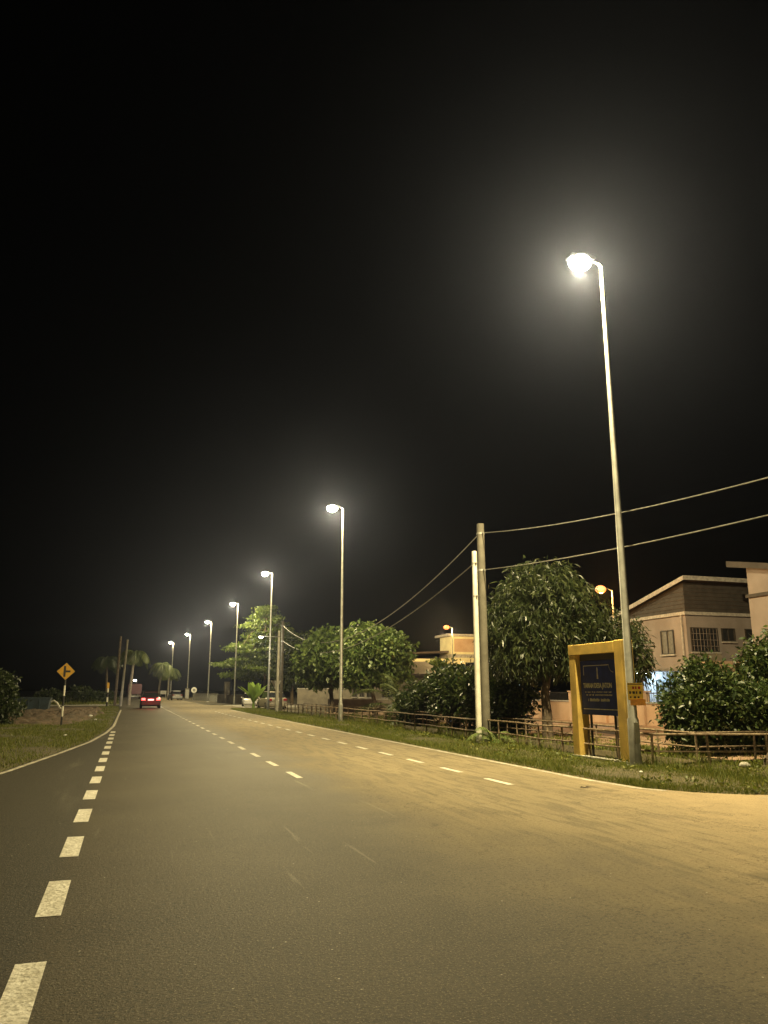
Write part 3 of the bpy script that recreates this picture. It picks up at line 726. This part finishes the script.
bush((-5.9, 40.6, 0), [(0, 0, 1.3, 1.0, 1.1, 1.15), (.5, 0, .7, .7, .8, .7), (-.8, 0, 1.6, 1.0, 1, 1.0)], M['dark_leaf'], 'dark rounded bush at the left edge of the picture', 520, 11, .2, .055, droop=.2)
for k, (x, y, s_, lab) in enumerate([(-8.6, 99, .9, 'dim low scrub bush left of the yellow warning sign, farthest left'), (-5.4, 101, 1.15, 'dim rounded bush just right of the yellow warning sign'), (-3.2, 103, .8, 'dim low bush behind the small striped post')]):
    bush((x, y, 0), [(0, 0, .9 * s_, 1.5, 1.2, .9 * s_), (1.0, 0, .6 * s_, 1.1, 1, .6 * s_)], M['dark_leaf'], lab, 180, 9, .35, .1, group='dim bushes beyond the bare earth')

def palm(name, loc, h, lean, nf, fl, m, label, lw=.05, cat='palm tree', tm=None, tr=.16, up=.9, leaflets=26, group=None, droop=1.0, ll=.45):
    root = empty(name, loc)
    top = Vector((lean[0], lean[1], h))
    if h > .3:
        mb = MB(); mb.tube([(0, 0, 0), top * .33 + Vector((-lean[0] * .12, 0, 0)), top * .7 + Vector((-lean[0] * .1, 0, 0)), top], [tr * 1.25, tr, tr * .85, tr * .75], 10); mb.build('trunk', tm or M['palm_bark'], root, True)
    for k in range(nf):
        a = 2 * math.pi * k / nf * 2.4 + random.uniform(-.3, .3); el = up * random.uniform(.25, 1.0)
        d = Vector((math.cos(a) * math.cos(el), math.sin(a) * math.cos(el), math.sin(el)))
        L_ = fl * random.uniform(.8, 1.1); pts = []; p = top.copy(); n = 12
        for q in range(n + 1):
            pts.append(p.copy()); d = (d + Vector((0, 0, -.11 * droop * (1 + q / n)))).normalized(); p = p + d * L_ / n
        mb = MB(); mb.tube(pts, [.022 * (1 - .8 * q / n) + .004 for q in range(n + 1)], 4)
        for q in range(leaflets):
            t = .12 + .88 * q / leaflets; f_ = t * n; i_ = min(int(f_), n - 1); pt = pts[i_].lerp(pts[i_ + 1], f_ - i_)
            dr = (pts[i_ + 1] - pts[i_]).normalized(); side = dr.cross(Vector((0, 0, 1))).normalized()
            lt = ll * fl / 2.4 * math.sin(math.pi * min(1, .15 + t * .85)) + .06
            for s_ in (-1, 1):
                dd = (side * s_ + dr * .55 + Vector((0, 0, -.45 * droop + random.uniform(-.15, .15)))).normalized()
                e = pt + dd * lt; w = dr * lw * .5
                mb.add([pt - w, pt + w, e + Vector((0, 0, -.15 * lt * droop)), pt.lerp(e, .5) - w * .9], [(0, 1, 2, 3)])
        mb.build('frond', m, root)
    tag(root, label, cat, group); return root
palm('palm_tree', (5.0, 142, 0), 6.0, (.5, 0), 16, 3.4, M['frond'], 'drooping palm behind the parked silver car', .14, ll=.9, droop=1.8)
palm('palm_tree', (7.0, 150, 0), 5.2, (0, 0), 14, 3.2, M['frond'], 'dim palm between the two farthest street lamps', .14, ll=.9, droop=1.6)
palm('palm_tree', (.15, 90, 0), 5.6, (.3, 0), 14, 2.4, M['frond'], 'palm with hanging fronds right of the two leaning poles', .1, ll=.8, droop=1.7)
palm('palm_tree', (-2.6, 108, 0), 5.6, (-.3, 0), 15, 3.2, M['dark_leaf'], 'very dim palm left of the two leaning poles', .1, ll=.7, droop=1.6, tm=M['bark'])
palm('coconut_palm', (13.4, 38.4, 0), .5, (0, 0), 13, 3.1, M['frond'], 'low young coconut palm with long arching fronds beside the right round tree', .06, up=1.35, leaflets=34)
palm('coconut_palm', (13.0, 36.2, 0), .2, (0, 0), 9, 2.2, M['frond'], 'smaller young coconut palm spreading fronds towards the fence', .06, up=1.0, leaflets=30)
palm('young_palm', (10.62, 22.1, 0), .1, (0, 0), 8, .95, M['frond_light'], 'little palm seedling at the foot of the near pair of poles', .03, up=1.2, leaflets=22, tr=.05, ll=.6)
r = empty('banana_plant', (10.45, 69.0, 0)); r.scale = (1.35, 1.35, 1.35)
mb = MB(); mb.tube([(0, 0, 0), (0, 0, .7)], [.1, .06], 8); mb.build('stem', M['banana'], r, True)
for k in range(13):
    a = k * 2.4 + .6; el = random.uniform(1.0, 1.45); d = Vector((math.cos(a) * math.cos(el), math.sin(a) * math.cos(el), math.sin(el))); p = Vector((0, 0, .35)); n = 7
    side = Vector((-math.sin(a), math.cos(a), 0)); vs = []
    for q in range(n + 1):
        w = .24 * math.sin(math.pi * (.08 + .9 * q / n)) + .01
        vs += [p + side * w + Vector((0, 0, .05)), p, p - side * w + Vector((0, 0, .05))]
        d = (d + Vector((0, 0, -.10))).normalized(); p = p + d * (1.1 + .5 * random.random()) / n
    mb = MB(); fs = []
    for q in range(n): fs += [(3 * q, 3 * q + 1, 3 * q + 4, 3 * q + 3), (3 * q + 1, 3 * q + 2, 3 * q + 5, 3 * q + 4)]
    mb.add(vs, fs); mb.build('leaf', M['banana'], r, True)
tag(r, 'bright green banana plant beside the far pair of poles', 'plant')

# ------------------------------------------------------------------ buildings
def win(parent, axis_, plane, a0, a1, z0, z1, out, nm=2, glass='glass'):
    """window on a wall plane; out = +-1 direction the wall faces along its normal"""
    t = .05
    def bx(mb, p0, p1, q0, q1, r0, r1):
        p0, p1 = sorted((p0, p1))
        if axis_ == 'x': mb.box(p0, p1, q0, q1, r0, r1)
        else: mb.box(q0, q1, p0, p1, r0, r1)
    w = empty('window'); w.parent = parent
    mb = MB(); f0, f1 = plane + out * .003, plane + out * .07
    bx(mb, f0, f1, a0, a0 + t, z0, z1); bx(mb, f0, f1, a1 - t, a1, z0, z1); bx(mb, f0, f1, a0 + t, a1 - t, z0, z0 + t); bx(mb, f0, f1, a0 + t, a1 - t, z1 - t, z1)
    for k in range(1, nm):
        q = a0 + (a1 - a0) * k / nm; bx(mb, f0, plane + out * .06, q - t / 2, q + t / 2, z0 + t, z1 - t)
    fr = mb.build('window_frame', M['window_frame'], w)
    mb = MB(); bx(mb, plane + out * .004, plane + out * .02, a0 + t * .9, a1 - t * .9, z0 + t * .9, z1 - t * .9); mb.build('pane', M[glass], w)
    mb = MB(); bx(mb, plane + out * .003, plane + out * .12, a0 - .06, a1 + .06, z0 - .08, z0 - .003); mb.build('sill', M['fascia'], w)
    return w
# terraced house nearest: corner at (25.9, 31.6)
hx, hy = 25.9, 31.6
r = empty('terraced_house', (0, 0, 0)); r.location = (0, 0, 0)
mb = MB(); mb.box(hx, hx + 9, hy, hy + 5.6, 0, 5.2); mb.build('wall', M['wall'], r)
mb = MB(); mb.box(hx - .12, hx + 9.1, hy - .12, hy + 5.7, 5.203, 5.36); mb.build('ledge', M['fascia'], r)
mb = MB(); mb.prism([(hy + .02, 5.363), (hy + 5.5, 5.363), (hy + 5.5, 5.55), (hy + .02, 6.82)], 'x', hx + .02, hx + 8.9)
cl = mb.build('cladding', M['clad'], r)
mb = MB()
for k in range(6):
    z = 5.55 + k * .2; ye = hy + .02 + (6.82 - z - .05) / (6.82 - 5.55) * 5.48
    mb.box(hx - .012, hx + .017, hy + .05, min(hy + 5.45, ye), z, z + .02); mb.box(hx + .05, hx + 8.8, hy - .012, hy + .017, z, z + .02)
mb.build('cladding_strip', M['roof'], cl)
mb = MB(); mb.prism([(hy - .45, 6.98), (hy - .45, 7.06), (hy + 6.1, 5.52), (hy + 6.1, 5.44)], 'x', hx - .3, hx + 9.3); rf = mb.build('roof', M['roof'], r)
mb = MB(); mb.prism([(hy - .5, 6.86), (hy - .5, 7.07), (hy + 6.15, 5.54), (hy + 6.15, 5.33)], 'x', hx - .36, hx - .303); mb.box(hx - .3, hx + 9.3, hy - .51, hy - .453, 6.87, 7.08); mb.build('fascia', M['fascia'], rf)
win(r, 'x', hx, 32.55, 33.55, 3.35, 4.55, -1, 2, 'curtain_glass')
win(r, 'y', hy, 26.1, 27.7, 3.42, 4.6, -1, 3)
win(r, 'y', hy, 27.95, 28.75, 3.95, 4.6, -1, 2)
win(r, 'y', hy, 29.4, 30.4, 3.95, 4.6, -1, 2)
mb = MB(); mb.box(hx + .5, hx + 1.95, hy - 1.1, hy - .003, 2.45, 2.95); mb.build('balcony_parapet', M['peach_wall'], r)
mb = MB(); mb.box(hx + .45, hx + 8, hy - 1.2, hy - .003, 2.30, 2.447); mb.build('balcony_slab', M['clad'], r)
mb = MB(); mb.box(hx + 2.5, hx + 5, hy - 1.1, hy - .003, 2.45, 2.95); mb.build('balcony_parapet', M['peach_wall'], r)
mb = MB(); mb.box(hx + .9, hx + 1.6, hy - .4, hy - .003, 2.96, 3.3); mb.build('air_conditioner', M['beige_block'], r)
mb = MB(); mb.box(hx - 2.6, hx - .003, hy + .3, hy + 4.9, 2.5, 2.62); po = mb.build('porch_roof', M['fascia'], r)
mb = MB(); mb.box(hx - 2.55, hx - 2.4, hy + .4, hy + .55, 0, 2.497); mb.box(hx - 2.55, hx - 2.4, hy + 4.6, hy + 4.75, 0, 2.497); mb.build('porch_post', M['wall'], r)
mb = MB(); mb.tube([(hx - .9, hy + 2.2, 2.44), (hx - .9, hy + 3.6, 2.44)], .03, 8); mb.build('ceiling_tube', M['tube'], po)
light('porch_light', None, (hx - 1.1, hy + 2.9, 2.3), 300, (.45, .76, 1), .15)
win(r, 'x', hx, hy + 1.0, hy + 2.6, .9, 2.1, -1, 3, 'curtain_glass')
mb = MB(); mb.tube([(hx - .07, hy + .25, .1), (hx - .07, hy + .25, 5.2)], .045, 8); mb.build('downpipe', M['fascia'], r)
mb = MB()
for k in range(8): mb.tube([(26.2 + k * .2, hy - .09, 3.45), (26.2 + k * .2, hy - .09, 4.57)], .009, 4)
for k in range(3): mb.tube([(26.1, hy - .09, 3.7 + k * .3), (27.7, hy - .09, 3.7 + k * .3)], .009, 4)
mb.build('window_grille', M['wall'], r)
mb = MB(); mb.tube([(26.55, hy - .42, 3.13), (26.55, hy - .41, 3.13)], .12, 12); mb.build('air_conditioner_fan', M['black'], r)
tag(r, 'two-storey house with a dark clad upper gable and white fascia, corner towards the road', 'house')
# second house, mirrored, nearer
r = empty('terraced_house', (0, 0, 0)); h2 = 27.7
mb = MB(); mb.box(hx + .3, hx + 9, h2 - 6, h2, 0, 5.6); mb.build('wall', M['wall'], r)
mb = MB(); mb.box(hx + .18, hx + 9.1, h2 - 6.1, h2 + .05, 5.603, 5.75); mb.build('ledge', M['clad'], r)
mb = MB(); mb.prism([(h2 - .02, 5.753), (h2 - 5.9, 5.753), (h2 - 5.9, 6.0), (h2 - .02, 7.05)], 'x', hx + .32, hx + 8.9); mb.build('upper_wall', M['wall'], r)
mb = MB(); mb.prism([(h2 + .6, 7.2), (h2 + .6, 7.32), (h2 - 6.6, 5.95), (h2 - 6.6, 5.83)], 'x', hx - .1, hx + 9.3); rf = mb.build('roof', M['roof'], r)
mb = MB(); mb.prism([(h2 + .65, 7.08), (h2 + .65, 7.35), (h2 - 6.65, 5.98), (h2 - 6.65, 5.71)], 'x', hx - .16, hx - .103); mb.build('fascia', M['clad'], rf)
win(r, 'x', hx + .3, h2 - 4.2, h2 - 2.2, 3.3, 4.6, -1, 3)
tag(r, 'two-storey cream house cut off by the right edge of the picture', 'house')
# garden wall before the houses
r = empty('boundary_wall', (0, 0, 0))
mb = MB(); mb.box(22.0, 22.18, 24, 56, 0, 1.0); mb.build('wall', M['peach_wall'], r)
mb = MB(); mb.box(21.95, 22.23, 24, 56, 1.003, 1.07); mb.build('coping', M['fascia'], r)
for y in np.arange(24.5, 56, 3.0):
    mb = MB(); mb.box(21.9, 22.28, float(y), float(y) + .35, 0, 1.5); mb.box(21.86, 22.32, float(y) - .04, float(y) + .39, 1.503, 1.56); mb.build('pillar', M['peach_wall'], r)
mb = MB()
for y in np.arange(24.2, 56, .16): mb.tube([(22.09, float(y), 1.07), (22.09, float(y), 1.5)], .012, 4)
mb.tube([(22.09, 24.2, 1.46), (22.09, 55.9, 1.46)], .018, 4); mb.build('railing', M['window_frame'], r)
tag(r, 'low peach boundary wall with dark railing lit orange below the house', 'wall')
# yellow tower house
r = empty('tower_house', (0, 0, 0)); tx, ty = 32.4, 77.5
mb = MB(); mb.box(tx, tx + 4.2, ty, ty + 3.2, 0, 7.25); mb.build('wall', M['yellow_wall'], r)
mb = MB(); mb.box(tx - .5, tx + 4.5, ty - .4, ty + 3.5, 7.253, 7.5); mb.build('roof_slab', M['fascia'], r)
mb = MB(); mb.box(tx - .06, tx + 4.26, ty - .06, ty + 3.26, 5.0, 5.35); mb.build('band', M['fascia'], r)
mb = MB(); mb.box(tx + .35, tx + 3.4, ty - .03, ty - .003, 5.6, 7.0); mb.build('recess_panel', M['peach_wall'], r)
win(r, 'y', ty, tx + 1.6, tx + 4.0, 3.0, 4.5, -1, 4)
mb = MB(); mb.box(tx - 9.5, tx - .003, ty + 1.5, ty + 8, 0, 4.9); mb.build('side_wing', M['yellow_wall'], r)
mb = MB(); mb.prism([(tx - 10.2, 5.05), (tx - 10.2, 5.2), (tx - .05, 5.75), (tx - .05, 5.55)], 'y', ty + .6, ty + 8.4); mb.build('wing_roof', M['roof'], r)
for k in range(3): win(r, 'y', ty + 1.5, tx - 8.6 + k * 2.9, tx - 7.2 + k * 2.9, 2.9, 4.1, -1, 2)
arch = []
for k in range(13): a = math.pi * k / 12; arch.append((tx - 5.4 + 1.9 * math.cos(a), 3.0 + 1.5 * math.sin(a)))
for k in range(12, -1, -1): a = math.pi * k / 12; arch.append((tx - 5.4 + 1.7 * math.cos(a), 3.0 + 1.3 * math.sin(a)))
mb = MB(); mb.prism(arch, 'y', ty - .6, ty + 1.49); mb.build('arched_canopy', M['clad'], r)
tag(r, 'pale yellow building with a flat-topped tower lit by an orange lamp', 'building')
tree('shrub_tree', (28.9, 72.5, 0), [(0, 0, 0), (0, 0, 1.6), (0, 0, 3)], [(0.2, 0, 3.7, .9, .9, .8)], M['tier_leaf'], 'small tree glowing yellow under the orange lamp by the tower', nclump=200, per=9, L=.35, W=.1, r0=.1)
# low houses and walls behind the round trees
r = empty('low_house', (0, 0, 0))
mb = MB(); mb.box(19, 24.4, 62, 70, 0, 2.9); mb.build('wall', M['beige_block'], r)
mb = MB(); mb.prism([(61, 2.75), (61, 2.9), (66, 4.1), (71, 2.9), (71, 2.75), (66, 3.95)], 'x', 18.3, 25.0); mb.build('roof', M['roof'], r)
for k in range(2): win(r, 'y', 62, 19.6 + k * 2.6, 21 + k * 2.6, 1.0, 2.2, -1, 2)
for k in range(3): win(r, 'x', 19, 62.7 + k * 2.3, 64 + k * 2.3, 1.0, 2.2, -1, 2)
tag(r, 'low beige house glimpsed between the trunks of the round trees', 'house')
light('yard_light', None, (17.5, 60.5, 2.9), 50, (1, .72, .35), .1)
r = empty('yard_lamp', (17.5, 60.9, 0)); mb = MB(); mb.tube([(0, 0, 0), (0, 0, 3.0)], .04, 8); mb.build('pole', M['galv'], r)
mb = MB(); mb.ellipsoid((0, -.1, 3.1), (.12, .12, .1)); mb.build('lamp_glass', M['lens_far'], r, True); tag(r, 'small lit garden lamp behind the left round tree', 'lamp')
def low_wall(name, x0, y0_, x1, y1_, h, m, label, pill=()):
    root = empty(name, (x0, y0_, 0)); L_ = math.hypot(x1 - x0, y1_ - y0_); root.rotation_euler = (0, 0, math.atan2(y1_ - y0_, x1 - x0))
    mb = MB(); mb.box(0, L_, -.08, .08, 0, h); mb.build('wall', m, root)
    mb = MB(); mb.box(-.03, L_ + .03, -.11, .11, h + .003, h + .07); mb.build('coping', M['path'], root)
    for q in pill: mb = MB(); mb.box(q, q + .6, -.3, .3, 0, 2.6, b=.03); mb.build('pillar', m, root)
    tag(root, label, 'wall'); return root
low_wall('roadside_wall', 10.9, 102, 13.2, 88.8, 1.0, M['beige_block'], 'beige low wall with a tall pillar left of the layered tree', pill=(3.5,))
low_wall('roadside_wall', 10.3, 134, 11.9, 112, 1.05, M['white_metal'], 'low white wall beyond the beige pillar near the round sign')
low_wall('roadside_wall', 14.5, 70, 20, 68.5, 1.7, M['beige_block'], 'beige wall behind the far pair of poles')
tag(low_wall('drain_railing_wall', 14.0, 56.5, 19, 55.0, .9, M['beige_block'], 'short beige wall at the far end of the drain'), cat='wall')

# ------------------------------------------------------------------ vehicles (built facing +y)
def wheel(parent, x, y, rad=.31, w=.2):
    mb = MB(); mb.tube([(x - w / 2, y, rad), (x - w / 2 + .03, y, rad), (x + w / 2 - .03, y, rad), (x + w / 2, y, rad)], [rad * .93, rad, rad, rad * .93], 18)
    wh = empty('wheel'); wh.parent = parent; mb.build('tyre', M['tyre'], wh, True)
    mb = MB(); mb.tube([(x - w / 2 - .006, y, rad), (x + w / 2 + .006, y, rad)], rad * .62, 12); mb.build('rim', M['rim'], wh)
def loft(mb, secs, mi=0):
    """secs: list of rings (equal length) -> skin"""
    n = len(secs[0]); vs = [p for s_ in secs for p in s_]; fs = []
    for a in range(len(secs) - 1):
        for k in range(n): fs.append((a * n + k, a * n + (k + 1) % n, (a + 1) * n + (k + 1) % n, (a + 1) * n + k))
    fs += [tuple(range(n)), tuple(range(len(secs) * n - 1, (len(secs) - 1) * n - 1, -1))]
    mb.add(vs, fs, mi)
def car(loc, rz, paint, label, lit=False, hatch=False, name='car', S=1.0):
    r = empty(name, loc, rz); r.scale = (S, S, S)
    mb = MB(); secs = []
    prof = [(-2.15, .74, .36, .86), (-2.08, .82, .26, .98), (-1.6, .86, .2, 1.0), (-.6, .87, .18, .95), (.6, .87, .18, .93), (1.4, .86, .2, .88), (2.0, .80, .24, .74), (2.15, .66, .34, .62)]
    for (y, w, zb, zt) in prof:
        secs.append([(-w * .88, y, zb), (w * .88, y, zb), (w, y, zb + .12), (w, y, zb + (zt - zb) * .6), (w * .93, y, zt - .06), (w * .8, y, zt), (-w * .8, y, zt), (-w * .93, y, zt - .06), (-w, y, zb + (zt - zb) * .6), (-w, y, zb + .12)])
    loft(mb, secs); bd = mb.build('body', paint, r, True)
    yr = -2.0 if hatch else -1.65
    cab = [(yr, .72, .56, .97, 1.0), (yr + .45, .74, .58, .95, 1.40), (yr + .9, .75, .6, .94, 1.46), (.2, .75, .6, .93, 1.45), (.55, .75, .58, .92, 1.38), (1.2, .72, .6, .88, .92)]
    mb = MB(); secs = [[(-wb, y, z0), (wb, y, z0), (wt, y, z1), (-wt, y, z1)] for (y, wb, wt, z0, z1) in cab]; loft(mb, secs); mb.build('windows', M['glass'], r)
    mb = MB(); secs = [[(-w, y, z), (w, y, z), (w * .95, y, z + .03), (-w * .95, y, z + .03)] for (y, w, z) in ((yr + .42, .6, 1.39), (yr + .9, .63, 1.462), (.2, .63, 1.452), (.55, .6, 1.385))]; loft(mb, secs); mb.build('roof', paint, r, True)
    mb = MB(); mb.box(-.8, .8, -2.2, -2.1, .32, .55, b=.02); mb.build('bumper', paint, r)
    for sx in (-1, 1):
        mb = MB(); mb.box(min(sx * .48, sx * .80), max(sx * .48, sx * .80), -2.17, -2.05, .72, .90, b=.02); mb.build('tail_light', M['tail' if lit else 'tail_off'], r)
        mb = MB(); mb.box(min(sx * .45, sx * .74), max(sx * .45, sx * .74), 2.0, 2.13, .56, .70, b=.02); mb.build('headlight', M['head_off'], r)
        mb = MB(); mb.box(min(sx * .87, sx * 1.02), max(sx * .87, sx * 1.02), .62, .74, .92, 1.04, b=.02); mb.build('mirror', paint, r)
        for y in (-1.35, 1.35): wheel(r, sx * .78, y)
    mb = MB(); mb.box(-.25, .25, -2.19, -2.175, .70, .82); mb.build('number_plate', M['plate' if lit else 'white_metal'], r)
    tag(r, label, 'car'); return r
c1 = car((2.0, 75.6, 0), 0, M['red_car'], 'dark red sedan with glowing tail lights driving away down the road', True)
for sx in (-.6, .6):
    l = light('headlight_beam', None, (2.0 + sx, 77.85, .65), 700, (1, .95, .85), .05, 'SPOT'); l.data.spot_size = R(70); l.data.spot_blend = .6; l.rotation_euler = (R(82), 0, 0)
light('tail_glow', None, (2.0, 73.0, .8), 30, (1, .05, .08), .1)
car((7.4, 134.3, 0), R(8), M['silver_car'], 'silver hatchback parked beside the drooping palm', hatch=True)
car((11.75, 80.0, 0), R(173), M['white_car'], 'white car waiting in the side street left of the banana plant', hatch=True, S=.9)
car((11.75, 67.5, 0), R(4), M['beige_car'], 'beige car half hidden behind the far pair of poles', hatch=True)
r = empty('lorry', (1.15, 148, 0))
mb = MB(); mb.box(-1.2, 1.2, 0, 5, .9, 2.7, b=.04); mb.build('cargo_box', M['red_car'], r)
mb = MB(); mb.box(-1.05, 1.05, 5.1, 6.8, .6, 2.3, b=.1); mb.build('cab', M['white_car'], r)
mb = MB(); mb.box(-.45, .45, 0, 6.5, .55, .85); mb.build('chassis', M['black'], r)
mb = MB(); mb.box(-1.1, 1.1, -.08, -.02, .45, .62); mb.build('bumper', M['white_metal'], r)
for sx in (-1, 1):
    for y in (1.2, 5.7): wheel(r, sx * .95, y, .45, .28)
    mb = MB(); mb.box(sx * .95 - .1, sx * .95 + .1, -.1, -.085, .66, .8); mb.build('tail_light', M['tail_off'], r)
tag(r, 'dark reddish box lorry far down the road beyond the sedan', 'lorry')

# ------------------------------------------------------------------ small things on the ground
r = empty('tree_stump', (12.75, 13.45, .03))
mb = MB(); mb.tube([(0, 0, -.1), (.0, 0, .12), (.08, 0, .26), (.16, 0, .33)], [.13, .11, .085, .05], 9); mb.tube([(0, 0, .08), (-.12, 0, .2)], [.05, .03], 6)
mb.build('stump', M['bark'], r, True); mb = MB(); mb.ellipsoid((-.02, -.02, -.02), (.2, .17, .09), 10, 6); mb.build('root_flare', M['bark'], r, True)
tag(r, 'small dark broken stump in the grass near the right edge', 'stump')
def stone(loc, s_, m, label, name='stone'):
    mb = MB(); mb.ellipsoid((0, 0, 0), (s_, s_ * .7, s_ * .5), 9, 6)
    mb.v = [tuple(c * (1 + random.uniform(-.12, .12)) for c in v) for v in mb.v]
    o = mb.build(name, m, smooth=True); o.location = loc; tag(o, label, 'litter' if name == 'litter' else 'stone'); return o
stone((12.25, 13.6, .08), .14, M['path'], 'pale stone in the grass just left of the broken stump')
stone((13.9, 13.1, .07), .1, M['path'], 'pale stone at the right of the broken stump')
stone((-1.55, 45.5, .06), .07, M['litter'], 'white crumpled litter on the grass right of the warning sign', 'litter')
stone((-1.9, 47.5, .2), .11, M['litter'], 'white litter lying on the bare earth', 'litter')
stone((-2.0, 30.4, .05), .06, M['litter'], 'small pale litter at the road edge below the warning sign', 'litter')
stone((9.3, 13.0, .10), .04, M['litter'], 'scrap of white litter in the verge grass in front of the lamp post', 'litter')
mb = MB(); mb.add([(0, 0, .006), (.09, .02, .03), (.17, 0, .01), (.08, -.04, .012)], [(0, 1, 2, 3)]); mb.add([(-.05, .01, .007), (0, .05, .03), (.06, .03, .01), (.0, -.02, .012)], [(0, 1, 2, 3)])
o = mb.build('fallen_leaf', M['bark']); o.location = (7.35, 11.9, 0); tag(o, 'dark dry leaf lying on the road below the sign frame', 'leaf')

# ------------------------------------------------------------------ air, sky, moonless night
mb = MB(); mb.box(-120, 120, -40, 330, -1.3, 24); hz = mb.build('haze', None or mat('haze_air', (1, 1, 1)))
m = bpy.data.materials.new('haze_volume'); m.use_nodes = True; N = m.node_tree.nodes; N.remove(N['Principled BSDF'])
pv = N.new('ShaderNodeVolumePrincipled'); pv.inputs['Color'].default_value = (.58, .66, 1, 1); pv.inputs['Density'].default_value = .00027; pv.inputs['Anisotropy'].default_value = .84
m.node_tree.links.new(pv.outputs[0], N['Material Output'].inputs['Volume'])
hz.data.materials.clear(); hz.data.materials.append(m); tag(hz, 'thin night haze lit by the street lamps', 'haze', kind='stuff')

w = bpy.data.worlds.new('World'); sc.world = w; w.use_nodes = True; N = w.node_tree.nodes
sky = N.new('ShaderNodeTexSky'); sky.sky_type = 'NISHITA'; sky.sun_disc = False; sky.sun_elevation = R(20); sky.sun_rotation = R(160)
w.node_tree.links.new(sky.outputs[0], N['Background'].inputs['Color']); N['Background'].inputs['Strength'].default_value = .00003

def rebase(o, loc):
    L_ = Vector(loc)
    for ch in o.children: ch.location = ch.location - L_
    o.location = L_ + Vector((-.1 if 'terraced' in o.name else .3, 0, 0))
for o in [q for q in COL.objects if q.type == 'EMPTY' and q.get('category') in ('house', 'building', 'wall') and q.location.length < 1e-6]:
    base_ = {'terraced_house': (26, 31.6, 0), 'boundary_wall': (22, 24, 0), 'tower_house': (32.4, 77.5, 0), 'low_house': (19, 62, 0), 'terraced_house.001': (26.2, 27.7, 0)}[o.name]
    rebase(o, base_)
sc.view_settings.view_transform = 'Standard'; sc.view_settings.look = 'None'; sc.view_settings.gamma = 1; sc.view_settings.exposure = 0
c = sc.cycles
c.max_bounces = 5; c.diffuse_bounces = 3; c.glossy_bounces = 2; c.transmission_bounces = 2; c.volume_bounces = 0; c.transparent_max_bounces = 6
c.sample_clamp_indirect = 3; c.sample_clamp_direct = 0
try:
    c.use_light_tree = True; c.use_denoising = True
except Exception: pass
